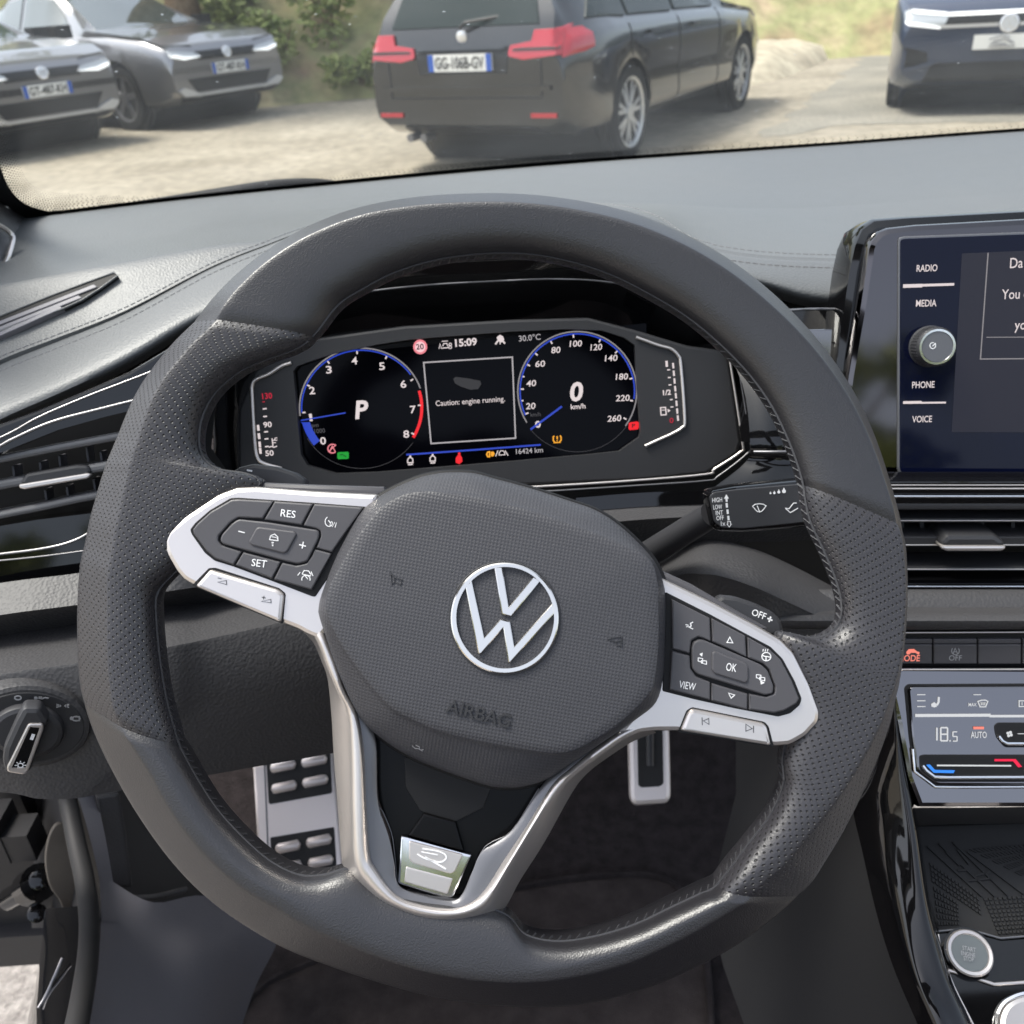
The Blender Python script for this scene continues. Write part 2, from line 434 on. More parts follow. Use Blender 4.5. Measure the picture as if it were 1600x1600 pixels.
def struct(name, mb, m, kind='structure', smooth=30):
    o = mb.build(name, m, None, smooth); o['kind'] = kind; return o
mb = MB(); mb.grid([[(-90, -60, 0), (90, -60, 0)], [(-90, 140, 0), (90, 140, 0)]]); struct('ground', mb, M['ground'])
import mathutils.noise as mno
M['gravel'] = noise_mat('pale_gravel', (.20, .185, .17), (.33, .31, .285), 40, bumpd=.01, s2=140)
mb = MB(); mb.fan([V((-3.2, -9, .004)), V((3.2, -9, .004)), V((3.3, 2.0, .004)), V((.4, 2.3, .004)), V((-3.1, 1.9, .004))]); struct('parking_bay', mb, M['gravel'])
# grey lane at the right, laid on the yard
L = [(1185, 215), (1300, 130), (1400, 40), (1415, -10), (1750, -20), (2200, 200), (1600, 188), (1330, 195)]
P = [pz(x, y, .004) for x, y in L]; Q = []
for p, q in zip(P, P[1:] + P[:1]):
    n_ = max(2, int((q - p).length / .12)); d = (q - p).normalized(); nn = V((-d.y, d.x, 0))
    for k in range(n_): t = p + (q - p) * (k / n_); Q.append(t + nn * .16 * mno.fractal(t * 2.2, 1, 2, 4))
mb = MB(); mb.fan(Q); struct('lane', mb, M['asphalt'])
mb = MB()
import mathutils.noise as mno
def bank_h(x, y, y0, slope, top):
    d = y - y0 + .5 * mno.noise(V((x * .5, 0, 1.3)))
    h = max(0, min(top, d * slope)); return h + (.28 * mno.fractal(V((x * .6, y * .6, 3)), 1, 2, 4) * min(1, h))
rows = []
for j in range(40):
    y = 13.2 + j * .35
    rows.append([(x * .4 - 14, y, bank_h(x * .4 - 14, y, 13.6 + .12 * abs(x * .4 - 14 + 4), 0.85, 2.5) - .05) for x in range(60)])
mb.grid(rows); bank = struct('hillside', mb, M['earth'])
bvh_bank = BVHTree.FromPolygons([tuple(p) for p in mb.v], mb.f)
def leafclump(mb, c, r, n, ls, squash=.8, rnd=random):
    for _ in range(n):
        d = V((rnd.gauss(0, 1), rnd.gauss(0, 1), rnd.gauss(0, 1))).normalized() * r * (rnd.random() ** .4)
        d.z *= squash; p = V(c) + d
        a = V((rnd.gauss(0, 1), rnd.gauss(0, 1), rnd.gauss(0, .6))).normalized(); b = a.cross(V((rnd.gauss(0, 1), rnd.gauss(0, 1), rnd.gauss(0, 1)))).normalized()
        s = ls * rnd.uniform(.6, 1.4)
        i = len(mb.v); mb.v += [p - a * s, p + b * s * .45, p + a * s, p - b * s * .45]; mb.f.append((i, i + 1, i + 2, i + 3))
def bank_z(x, y):
    h = bvh_bank.ray_cast(V((x, y, 50)), V((0, 0, -1)))[0]; return h.z if h else 0
# bushes on the bank
rb = random.Random(3)
BUSH = [(-3.6, 15.0, .55, 0), (-2.7, 14.5, .5, 0), (-2.0, 14.9, .7, 0), (-1.2, 15.6, .8, 0), (-3.2, 16.3, .9, 0), (-4.4, 16.4, .8, 0), (-2.3, 16.7, .8, 1), (-1.0, 14.3, .4, 1), (-3.0, 14.2, .35, 1), (-.2, 15.4, .7, 0), (-5.4, 16.2, .9, 0), (-1.6, 14.15, .45, 0), (.6, 16, .8, 0), (-6.6, 16.6, 1., 0), (-8, 16.5, 1.0, 0), (-2.9, 17.8, 1., 0), (-1.4, 17.4, 1., 0), (-4.2, 18, 1.1, 0), (-.2, 17.2, 1., 0), (1.4, 17.3, .9, 1)]
LB = ['green bush low on the earth bank behind the grey cars', 'small leafy bush at the bank foot between grey car and black estate', 'broad green bush in the middle of the bank', 'large pale green bush high on the bank beside the black estate', 'bushy green shrub above the grey car bonnet on the bank', 'green shrub beside the tree trunk on the bank', 'dry brown bush halfway up the bank', 'small dry brown tuft at the foot of the bank by the estate car', 'small dry tuft at the foot of the bank by the grey car', 'green bush on the bank behind the left side of the estate car', 'green shrub on the bank left of the tree trunk', 'low dark green bush at the foot of the bank', 'green bush on the bank hidden by the estate car roof', 'green shrub on the bank behind the grey car roof', 'green shrub on the bank at the far left behind the grey cars', 'tall green shrub near the top of the bank', 'leafy green shrub near the top of the bank above the estate car', 'big green shrub near the top of the bank by the trunk', 'green shrub near the bank top behind the estate car', 'dry brown shrub on the bank behind the estate car']
for k, (x, y, r, dry) in enumerate(BUSH):
    t = thing('bush', LB[k], 'bush', (x, y, bank_z(x, y) - .1), 'bushes on the earth bank')
    mb = MB()
    for _ in range(4 if k in (1, 2, 7, 8, 12) else 7): leafclump(mb, V(t.location) + V((rb.gauss(0, r * .5), rb.gauss(0, r * .4), r * .5 + rb.uniform(-.2, .5) * r)), r * .55, 150, .07, .8, rb)
    mb.build('foliage', M['leaf2' if dry else 'leaf'], t, 0, normals=False)
    mb = MB()
    for q in range(5): mb.tube([V(t.location), V(t.location) + V((rb.gauss(0, .3 * r), rb.gauss(0, .3 * r), r * .9))], [.02, .006], 5)
    mb.build('stem', M['bark'], t)
def tree(x, y, z, H, r, label, lean=0, n=34, seed=1):
    rt = random.Random(seed)
    t = thing('broadleaf_tree', label, 'tree', (x, y, z), None)
    b = V((x, y, z)); mb = MB(); pts = [b + V((lean * s, 0, H * s)) for s in (0, .15, .3, .45, .6)]
    mb.tube(pts, [r * 1.25, r, r * .9, r * .75, r * .5], 12)
    ends = []
    for k in range(7):
        a = rt.uniform(0, 6.28); e = pts[3 + k % 2] + V((cos(a) * H * .25, sin(a) * H * .25, H * rt.uniform(.15, .4)))
        mb.tube([pts[3 + k % 2], (pts[3 + k % 2] + e) / 2 + V((0, 0, .2)), e], [r * .45, r * .3, r * .1], 6); ends.append(e)
    mb.build('trunk', M['bark'], t)
    mb = MB()
    for k in range(n):
        e = ends[k % 7] + V((rt.gauss(0, H * .1), rt.gauss(0, H * .1), rt.gauss(0, H * .08)))
        leafclump(mb, e, H * .1, 110, .12, .8, rt)
    mb.build('crown', M['leaf'], t, 0, normals=False)
p = pyy(292, 45, 14.9); tree(p.x, 14.9, bank_z(p.x, 14.9) - .15, 6.5, .2, 'tree with a thick tan trunk on the earth bank above the grey car', .02, seed=2)
p = pyy(322, 40, 15.4); tree(p.x, 15.4, bank_z(p.x, 15.4) - .15, 6.0, .13, 'tree with a thin dark trunk on the bank beside the tan trunk', .05, seed=5)
# trees behind and beside the photographer's car (they show as reflections in the gloss panels)
TB = [(-7, -13, 'tall tree behind the car, nearest its left rear corner'), (-2.5, -15, 'tall tree straight behind the car'), (2.5, -14, 'tall tree behind the car, nearest its right rear corner'), (8, -13, 'tall tree far behind the passenger side')]
for k, (x, y, lb) in enumerate(TB): tree(x, y, 0, 4.7, .2, lb, .02, 40, 20 + k)
hd = thing('unseen_hedge', 'unseen green hedge added behind the car to darken the gloss reflections', 'unseen_hedge', (0, -11, 0)); rh = random.Random(9); mb = MB()  # added out of view to close the bright sky gap in gloss reflections
for k in range(110): leafclump(mb, (rh.uniform(-11, 11), -11 + rh.gauss(0, .3), rh.uniform(.3, 2.2)), .75, 70, .13, .8, rh)
mb.build('foliage', M['leaf'], hd, 0, normals=False)
# pale sand terraces, brown bank and post at the right of the black estate
def heap(name, label, foot, top, zt, depth, m, rough=.05):
    """a bank of loose ground: foot line and crest from picture points on the ground, crest lifted to zt"""
    f = [pz(x, y, -.02) for x, y in foot]; rows = []
    n = 24; F2 = cr([tuple(q) for q in f], n, False)
    for k, (s, h) in enumerate([(0, 0), (.12, .45), (.3, .8), (.55, 1.0), (1.0, 1.02), (1.3, .9)]):
        rows.append([q + V((0, depth * s, 0)) + V((0, 0, zt * h + rough * mno.fractal(V((q.x * 1.1, q.y * .5 + h * 2.5, 2)), 1, 2, 6) * (1 if k else 0))) for q in F2])
    mb = MB(); mb.grid(rows); o = mb.build(name, m, None, 60); return o
o = heap('sand_terrace', '', [(1100, 150), (1165, 140), (1230, 124), (1290, 98), (1340, 66), (1372, 40)], None, .34, 2.6, M['sand'])
tag(o, 'pale sand terrace with a ragged edge beside the black estate', 'sand bank', 'sand terraces beside the lane')
o = heap('sand_terrace', '', [(1100, 74), (1200, 72), (1290, 66), (1340, 48), (1385, 25)], None, .5, 3.0, M['sand'])
tag(o, 'upper sand terrace below the brown earth bank', 'sand bank', 'sand terraces beside the lane')
o = heap('earth_bank', '', [(1000, 26), (1120, 28), (1250, 30), (1390, 22), (1500, 5), (1800, -30)], None, 2.2, 5, M['brown'], .2)
tag(o, 'brown earth bank rising behind the sand terraces', 'bank')
p = pz(1388, 32, 0); mb = MB(); mb.cyl((p.x, p.y, 0), (p.x, p.y, 2.6), .05, n=14)
t = thing('post', 'pale galvanised post standing beside the grey lane', 'post', (p.x, p.y, 0)); mb.build('pole', M['galv'], t)
mb = MB(); mb.box((p.x, p.y, .02), .22, .22, .04); mb.build('base_plate', M['galv'], t)

# ------------------------------------------------------------------ parked cars
def paint(name, c, metal=.5, rough=.28): return mat(name, c, rough, metal=metal, spec=.5, coat=1, coatr=.04)
M['p_black'] = paint('black_paint', (.004, .005, .007), .0, .22); M['p_grey'] = paint('grey_metallic_paint', (.28, .28, .29), .75); M['p_blue'] = paint('dark_blue_paint', (.028, .042, .08), .3)
M['glass'] = mat('car_glass', (.02, .03, .03), 0.05, spec=.2); M['glass_b'] = mat('sky_lit_glass', (.05, .07, .065), .04, spec=1.0, coat=1); M['tyre'] = mat('tyre', (.015, .015, .015), .85, spec=.2)
M['alloy'] = mat('alloy', (.62, .63, .64), .3, metal=.6); M['alloy_dark'] = mat('dark_alloy', (.2, .2, .21), .35, metal=.6)
M['trim'] = mat('black_trim', (.012, .012, .013), .5); M['tail'] = mat('red_lens', (.42, .006, .018), .12, coat=1)
M['p_black2'] = M['p_black']; M['lens'] = mat('headlamp_lens', (.55, .57, .58), .1, metal=.3, coat=1); M['drl'] = mat('lit_lamp_strip', (.8, .8, .8), .2, emit=(1, 1, 1), es=.35)
M['plate'] = mat('plate_white', (.75, .75, .72), .4); M['pblue'] = mat('plate_blue', (.02, .09, .42), .4); M['ink'] = mat('plate_ink', (.01, .01, .01), .5); M['ink_grey'] = mat('plate_grey', (.2, .2, .22), .5)
M['silver'] = mat('silver_skid', (.6, .6, .6), .35, metal=.5); M['badge_m'] = mat('car_badge', (.8, .8, .82), .2, metal=.6)

class Car:
    """x = forward, y = left, z = up; rear axle at x = 0"""
    def __init__(s, name, label, group, paint, wb, fo, ro, W, zb, belt, roof, wr, rimr, rim, arch=1.13):
        s.t = thing(name, label, 'car', (0, 0, 0), group); s.paint = paint; s.wb, s.fo, s.ro, s.W = wb, fo, ro, W; s.wr, s.rimr, s.rim = wr, rimr, rim
        x0, x1 = -ro, wb + fo; N = 96; rows = []
        def lerp(tab, x):
            for (a, va), (b, vb) in zip(tab, tab[1:]):
                if x <= b:
                    t = max(0, min(1, (x - a) / (b - a))); t = t * t * (3 - 2 * t) if False else t; return va + (vb - va) * t
            return tab[-1][1]
        for i in range(N + 1):
            x = x0 + (x1 - x0) * i / N
            e = min(x - x0, x1 - x); k = 1 - .12 * max(0, 1 - e / .55) ** 2.2            # plan rounding at the ends
            hw = W / 2 * k; zbo = zb + .10 * max(0, 1 - e / .35) ** 2
            zs = lerp(belt, x); zr = max(zs + .012, lerp(roof, x)); up = zr - zs
            c = min(1, up / .35); hr = hw * (1 - .30 * c) - .02
            pts = [(0, zbo), (hw * .86, zbo), (hw * .965, zbo + .05), (hw * .99, zbo + .13), (hw * .985, zbo + .3), (hw, zbo + .66 * (zs - zbo)), (hw * .985, zs - .07), (hw * .955, zs - .012)]
            q = (hw * .93, zs + .004)
            pts.append(q)
            for f in (.25, .5, .75): pts.append((q[0] + (hr - q[0]) * f, q[1] + up * f * .93))
            pts += [(hr, zs + up * .93), (hr * .93, zs + up * .985), (hr * .6, zr), (0, zr + .012 * c)]
            rows.append([(x, y, z) for y, z in pts] + [(x, -y, z) for y, z in pts[-2:0:-1]])
        mb = MB(); mb.grid(rows, closed=True); mb.fan(rows[0]); mb.fan(rows[-1], True)
        # wheel openings
        keep = []
        def ctr(x): return min(((x - 0) ** 2, 0), ((x - wb) ** 2, wb))[1]
        ra = wr * arch
        for fi, f in enumerate(mb.f):
            ps = [mb.v[i] for i in f]
            if len(f) == 4 and all(abs(p.y) > W * .3 for p in ps) and all((p.x - ctr(p.x)) ** 2 + (p.z - wr) ** 2 < ra ** 2 for p in ps): continue
            keep.append(f)
        mb.f = keep
        for v in mb.v:
            if abs(v.y) > W * .3:
                c = ctr(v.x); d = sqrt((v.x - c) ** 2 + (v.z - wr) ** 2)
                if d < ra and v.z > wr * .2: 
                    f = ra / max(d, 1e-4); v.x = c + (v.x - c) * f; v.z = wr + (v.z - wr) * f
        s.bvh = BVHTree.FromPolygons([tuple(p) for p in mb.v], mb.f)
        mb.build('body', paint, s.t, 40)
        mb = MB()
        for c in (0, wb):
            mb.cyl((c, -W * .46, wr), (c, W * .46, wr), ra * .985, n=36)
        mb.box((wb / 2, 0, zb + .02), wb + .6, W * .8, .1); mb.build('underbody', M['trim'], s.t, 40)
        for c in (0, wb):
            for sg in (1, -1): s.wheel(c, sg)
    def wheel(s, c, sg):
        wr, W = s.wr, s.W; y1 = W / 2 * .985; y0 = y1 - .21
        mb = MB(); mb.lathe((c, 0, wr), (0, sg, 0), [(s.rimr * .9, y0), (wr * .96, y0), (wr, y0 + .03), (wr, y1 - .035), (wr * .965, y1 - .005), (s.rimr * 1.03, y1 - .003), (s.rimr * .98, y1 - .03)], 44)
        tw = mb.build('wheel', M['tyre'], s.t, 40)
        mb = MB(); mb.lathe((c, 0, wr), (0, sg, 0), [(s.rimr * .98, y1 - .16), (s.rimr * .99, y1 - .012), (s.rimr * 1.02, y1 - .004), (s.rimr * .94, y1 - .012), (s.rimr * .92, y1 - .06), (s.rimr * .91, y1 - .15)], 44)
        n, style = s.rim[1], s.rim[0]
        for k in range(n):
            a = 2 * pi * k / n + .2
            for da in ((-.16, .16) if style == 'Y' else (0,)):
                p0 = V((c + cos(a + da * .3) * .05, sg * (y1 - .02), wr + sin(a + da * .3) * .05)); p1 = V((c + cos(a + da) * s.rimr * .95, sg * (y1 - .03), wr + sin(a + da) * s.rimr * .95))
                wd = .018 if style == 'Y' else .04; t = (p1 - p0).normalized(); b = V((0, sg, 0)).cross(t)
                r = []
                for p, q in ((p0, 1), (p1, 1.25)):
                    r.append([p - b * wd * q - V((0, sg * .03, 0)), p - b * wd * q * .7, p + b * wd * q * .7, p + b * wd * q - V((0, sg * .03, 0))])
                mb.grid(r)
        mb.cyl((c, sg * (y1 - .05), wr), (c, sg * (y1 - .012), wr), .06, n=20)
        mb.build('rim', s.rim[2], tw, 40)
    def patch(s, name, poly, ax, m, off=.012, holes=None, parent=None, res=.05, tess=True, th=None):
        """panel following the body: poly in (y,z) seen along x, or (x,z) seen along y; ax = '+x','-x','+y','-y'"""
        P = [V(p) for p in poly]; Q = []
        for i in range(len(P)):
            a, b = P[i - 1], P[i]; n = max(1, int((b - a).length / res))
            for k in range(n): Q.append(a + (b - a) * (k / n))
        mb = MB(); sg = 1 if ax[0] == '+' else -1
        def hit(p):
            if ax[1] == 'x': o = V((sg * 9 + (s.wb / 2), p.x, p.y)); d = V((-sg, 0, 0))
            else: o = V((p.x, sg * 5, p.y)); d = V((0, -sg, 0))
            h = s.bvh.ray_cast(o, d)
            return (h[0] - d * off, h[0] + d * .02) if h[0] else None
        # rows across the polygon
        lo, hi = min(q.y for q in P), max(q.y for q in P); n = max(4, int((hi - lo) / .02)); rows = []
        for j in range(n + 1):
            z = lo + (hi - lo) * min(max(j / n, .001), .999); xs = []
            for i in range(len(P)):
                a, b = P[i - 1], P[i]
                if (a.y <= z) != (b.y <= z): xs.append(a.x + (b.x - a.x) * (z - a.y) / (b.y - a.y))
            if len(xs) >= 2: rows.append((z, min(xs), max(xs)))
        m_ = 14; R = []; ok = True
        for z, a, b in rows:
            r = []
            for k in range(m_ + 1):
                h = hit(V((a + (b - a) * k / m_, z)))
                r.append(h[0] if h else None)
            ok_ = [k for k in range(m_ + 1) if r[k] is not None]
            if not ok_: continue
            for k in range(m_ + 1):
                if r[k] is None: r[k] = r[min(ok_, key=lambda q: abs(q - k))].copy()
            R.append(r)
        if len(R) < 2: return parent or s.t
        D = V((sg, 0, 0)) if ax[1] == 'x' else V((0, sg, 0))
        R2 = [[p - D * .02 for p in R[0]]] + R + [[p - D * .02 for p in R[-1]]]
        R2 = [[r[0] - D * .02] + r + [r[-1] - D * .02] for r in R2]
        mb.grid(R2)
        return mb.build(name, m, parent or s.t, 40)
    def both(s, name, poly, m, **k):
        for sg in ('+y', '-y'): s.patch(name, poly, sg, m, **k)
    def sym(s, name, poly, ax, m, **k):
        s.patch(name, poly, ax, m, **k); return s.patch(name, [(-y, z) for y, z in poly], ax, m, **k)
    def flat(s, name, y0, y1, z0, z1, ax, m, parent=None, th=.02, off=.012, dx=0):
        sg = 1 if ax == '+x' else -1
        h = s.bvh.ray_cast(V((sg * 9 + s.wb / 2, (y0 + y1) / 2, (z0 + z1) / 2)), V((-sg, 0, 0)))[0]
        x = h.x + sg * (off + dx); mb = MB(); mb.box((x, (y0 + y1) / 2, (z0 + z1) / 2), th, abs(y1 - y0), abs(z1 - z0)); o = mb.build(name, m, parent or s.t, 30); o['_x'] = x + sg * th / 2; return o
    def letters(s, t, y0, y1, z, hz, x, ax, m, parent):
        vs, fs, a, b, cap = glyphs(t, .02, 0); sg = 1 if ax == '+x' else -1; mb = MB()
        for u, v_ in vs: mb.v.append(V((x + sg * .002, y0 + (y1 - y0) * (u - a) / (b - a), z + v_ / cap * hz)))
        mb.f = [tuple(f) for f in fs]; return mb.build('lettering', m, parent, 0, normals=False)
    def place(s, front, rear, z=0):
        """front / rear: ground points under the two axle centres"""
        f, r = V(front), V(rear); d = f - r
        s.t.location = (r.x, r.y, z); s.t.rotation_euler = (0, 0, atan2(d.y, d.x))
def plate(c, ax, y, z, text, w=.52, h=.11, blue=True):
    """y: centre; seen from outside the reading direction runs +y at the rear (ax -x) ... mirrored at the front"""
    o = c.flat('number_plate', y - w / 2, y + w / 2, z - h / 2, z + h / 2, ax, M['plate'], off=.02)
    x = o['_x']; sg = 1 if ax == '+x' else -1; l = (1 if ax == '-x' else -1)      # l: +1 -> left edge (as seen) at +y
    if blue:
        mb = MB(); mb.box((x, y + l * (w / 2 - .022), z), .004, .044, h); mb.build('country_band', M['pblue'], o)
        mb = MB(); mb.box((x, y - l * (w / 2 - .022), z), .004, .044, h); mb.build('region_band', M['pblue'], o)
    if text: c.letters(text, y + l * (w / 2 - .06), y - l * (w / 2 - .06), z - .035, .072, x + sg * .002, ax, M['ink'], o)
    del o['_x']
    return o
# --- black estate car
c = Car('estate_car', 'black estate car seen from behind with red tail lamps and silver wheels', None, M['p_black'], 2.81, .78, .98, 1.80, .27,
        [(-.98, .80), (-.9, .93), (-.3, .97), (1.2, .95), (2.2, .93), (3.0, .88), (3.45, .74), (3.6, .6)],
        [(-.98, .80), (-.93, 1.0), (-.76, 1.33), (-.55, 1.40), (-.2, 1.43), (.9, 1.45), (1.5, 1.40), (2.25, .99), (3.0, .90), (3.45, .78), (3.6, .62)], 0.335, .247, ('Y', 7, M['alloy']))
c.patch('rear_window', [(-.60, 1.01), (.60, 1.01), (.5, 1.33), (-.5, 1.33)], '-x', M['glass'])
c.both('side_window', [(-.62, 1.02), (.0, 1.0), (.0, 1.33), (-.3, 1.32)], M['glass']); c.both('side_window', [(.06, 1.0), (.95, .985), (.95, 1.36), (.06, 1.34)], M['glass']); c.both('side_window', [(1.02, .985), (2.0, .97), (1.55, 1.33), (1.02, 1.36)], M['glass'])
c.patch('windscreen', [(-.62, .99), (.62, .99), (.52, 1.34), (-.52, 1.34)], '+x', M['glass'])
for s_ in (1, -1):
    lm = c.patch('tail_lamp', [(s_ * .38, .82), (s_ * .40, .885), (s_ * .56, .905), (s_ * .58, .985), (s_ * .775, .995), (s_ * .775, .80), (s_ * .50, .795)], '-x', M['tail'], off=.02)
    c.patch('lamp_bar', [(s_ * .42, .852), (s_ * .42, .866), (s_ * .77, .872), (s_ * .77, .852)], '-x', M['trim'], off=.026, parent=lm)
    c.patch('tail_lamp', [(-.955, .80), (-.66, .835), (-.64, .93), (-.72, .985), (-.955, .995)], '+y' if s_ > 0 else '-y', M['tail'], off=.012)
    c.patch('rear_reflector', [(s_ * .54, .425), (s_ * .74, .425), (s_ * .74, .455), (s_ * .54, .455)], '-x', M['tail'], off=.014)
c.patch('bumper_insert', [(-.62, .26), (.62, .26), (.55, .36), (-.55, .36)], '-x', M['trim'])
c.patch('plate_recess', [(-.36, .71), (.36, .71), (.38, .86), (-.38, .86)], '-x', M['trim'], off=.006)
c.patch('boot_handle', [(-.36, .865), (.36, .865), (.36, .885), (-.36, .885)], '-x', M['p_black'], off=.03)
c.patch('bumper_ledge', [(-.70, .60), (.70, .60), (.70, .63), (-.70, .63)], '-x', M['p_black'], off=.02)
c.both('rocker_trim', [(.42, .22), (2.4, .22), (2.4, .27), (.42, .27)], M['trim']); c.both('door_handle', [(.30, .86), (.48, .86), (.48, .885), (.30, .885)], M['p_black'], off=.03); c.both('door_handle', [(1.25, .855), (1.43, .855), (1.43, .88), (1.25, .88)], M['p_black'], off=.03)
mb = MB(); h = c.bvh.ray_cast(V((-9, 0, .945)), V((1, 0, 0)))[0]; mb.lathe(h + V((-.002, 0, 0)), (-1, 0, -0.1), [(.04, -.01), (.041, .008), (.034, .012), (.0, .013)], 24); mb.build('badge', M['badge_m'], c.t)
mb = MB(); mb.tube([(-.97, 0, 1.0), (-.985, -.05, 1.035), (-.90, -.28, 1.06)], .012, 6); mb.build('rear_wiper', M['trim'], c.t)
mb = MB()
for q in (.42, .54): mb.cyl((-.8, q, .27), (-.93, q, .27), .03, n=16)
mb.build('exhaust_pipe', M['alloy_dark'], c.t)
for x0 in (-.02, 1.0, 2.02): c.both('door_gap', [(x0, .34), (x0 + .012, .34), (x0 + .012, .95), (x0, .95)], M['trim'], off=.004)
for s_ in (1, -1): c.patch('tailgate_gap', [(s_ * .62, .56), (s_ * .634, .56), (s_ * .634, .79), (s_ * .62, .79)], '-x', M['trim'], off=.004)
c.patch('tailgate_gap', [(-.63, .548), (.63, .548), (.63, .56), (-.63, .56)], '-x', M['trim'], off=.004)
plate(c, '-x', 0, .785, 'GG-106B-GV')
ra, fa = pz(972, 247, 0), pz(1146, 170, 0); dr = (fa - ra).normalized(); lf = V((-dr.y, dr.x, 0))
c.place(ra + lf * .80 + dr * 2.81, ra + lf * .80); ESTATE = c
# --- two grey crossovers
def crossover(label):
    c = Car('crossover_car', label, 'grey crossovers parked side by side', M['p_grey'], 2.67, .88, .80, 1.80, .24,
            [(-.8, .95), (-.3, 1.02), (1.0, 1.0), (2.0, .98), (2.6, .97), (3.2, .92), (3.5, .82), (3.55, .7)],
            [(-.8, .97), (-.3, 1.22), (.3, 1.46), (.9, 1.54), (1.3, 1.50), (2.1, 1.06), (2.6, 1.02), (3.2, .96), (3.5, .86), (3.55, .74)], .345, .245, ('5', 5, M['alloy_dark']), 1.16)
    c.patch('windscreen', [(-.66, 1.06), (.66, 1.06), (.54, 1.44), (-.54, 1.44)], '+x', M['glass_b'])
    c.both('side_window', [(-.2, 1.08), (.72, 1.04), (.72, 1.44), (.32, 1.38)], M['glass_b']); c.both('side_window', [(.8, 1.04), (1.85, 1.03), (1.35, 1.40), (.8, 1.45)], M['glass_b'])
    c.both('wheel_arch_trim', [(2.27, .25), (2.24, .45), (2.36, .70), (2.67, .80), (2.98, .70), (3.10, .45), (3.08, .25), (3.05, .42), (2.93, .62), (2.67, .72), (2.41, .62), (2.3, .42)], M['trim'], off=.01) if False else None
    for s_ in (1, -1):
        h = c.patch('headlight', [(s_ * .38, .72), (s_ * .60, .715), (s_ * .77, .76), (s_ * .775, .83), (s_ * .62, .80), (s_ * .40, .775)], '+x', M['lens'], off=.016)
        c.patch('light_strip', [(s_ * .36, .722), (s_ * .60, .715), (s_ * .77, .755), (s_ * .77, .79), (s_ * .60, .752), (s_ * .36, .748)], '+x', M['drl'], off=.022, parent=h)
        mb = MB(); mb.box((1.92, s_ * 1.0, 1.06), .16, .2, .14); mb.build('door_mirror', M['trim'], c.t)
        c.patch('skid_corner', [(s_ * .46, .325), (s_ * .70, .35), (s_ * .77, .43), (s_ * .68, .44), (s_ * .50, .375)], '+x', M['silver'], off=.03)
    c.patch('grille', [(-.40, .70), (.40, .70), (.42, .79), (-.42, .79)], '+x', M['trim'], off=.008)
    c.patch('lower_grille', [(-.50, .38), (.50, .38), (.60, .52), (-.60, .52)], '+x', M['trim'], off=.01)
    c.patch('bumper_lip', [(-.66, .27), (.66, .27), (.72, .34), (-.72, .34)], '+x', M['trim'], off=.012)
    c.patch('skid_bar', [(-.52, .335), (.52, .335), (.52, .365), (-.52, .365)], '+x', M['silver'], off=.03)
    for s_ in ('+y', '-y'): c.patch('sill_trim', [(.4, .25), (2.25, .25), (2.25, .36), (.4, .36)], s_, M['trim'], off=.008)
    hh = c.bvh.ray_cast(V((9, 0, .755)), V((-1, 0, 0)))[0]; mb = MB(); mb.lathe(hh + V((.01, 0, 0)), (1, 0, .15), [(.062, -.02), (.062, .006), (.05, .01), (.048, .003), (0, .003)], 24)
    mb.box(hh + V((.016, 0, .014)), .01, .07, .016, Matrix.Rotation(.0, 3, 'X')); mb.box(hh + V((.016, 0, -.016)), .01, .07, .016); mb.build('badge', M['badge_m'], c.t)
    for x0 in (.78, 1.9): c.both('door_gap', [(x0, .38), (x0 + .012, .38), (x0 + .012, .98), (x0, .98)], M['trim'], off=.004)
    for s_ in (1, -1): c.patch('bonnet_gap', [(s_ * .44, .84), (s_ * .76, .87), (s_ * .76, .882), (s_ * .44, .852)], '+x', M['trim'], off=.004)
    plate(c, '+x', 0, .60, 'GT-487-KH')
    return c
c = crossover('grey crossover parked further back, its front wheel and tan tree behind it in view')
rf, lf_ = pz(234, 203, 0), pz(352, 186, 0)
ax_ = V((lf_ - rf)); CR2 = (rf, lf_)
ang = radians(-38); dr = V((cos(ang), sin(ang), 0)); lf = V((-dr.y, dr.x, 0))
fc = rf + lf * .80 + V((-.18, .1, 0)); c.place(fc, fc - dr * 2.67)
c2 = copy_tree(c.t); c2['label'] = 'grey crossover cut off at the windscreen pillar, in front of the other grey one'
fc2 = fc + V((-1.42, -1.75, 0)); c2.location = (fc2 - dr * 2.67); c2.rotation_euler = c.t.rotation_euler
# --- dark blue car facing us
c = Car('suv_car', 'dark blue car facing the windscreen with a white light bar', None, M['p_blue'], 2.6, .85, .79, 1.84, .2,
        [(-.79, .95), (0, 1.0), (1.5, 1.0), (2.4, .99), (3.1, .95), (3.4, .84), (3.45, .7)], [(-.79, 1.0), (-.5, 1.3), (0, 1.52), (.9, 1.56), (1.3, 1.5), (2.05, 1.05), (3.1, .98), (3.4, .88), (3.45, .75)], .34, .24, ('5', 5, M['alloy_dark']))
c.patch('windscreen', [(-.66, 1.06), (.66, 1.06), (.54, 1.44), (-.54, 1.44)], '+x', M['glass'])
c.both('side_window', [(0, 1.06), (.9, 1.04), (.9, 1.46), (.2, 1.42)], M['glass']); c.both('side_window', [(1., 1.04), (1.9, 1.03), (1.4, 1.42), (1., 1.46)], M['glass'])
c.patch('grille', [(-.50, .705), (.50, .705), (.55, .79), (-.55, .79)], '+x', M['trim'], off=.01)
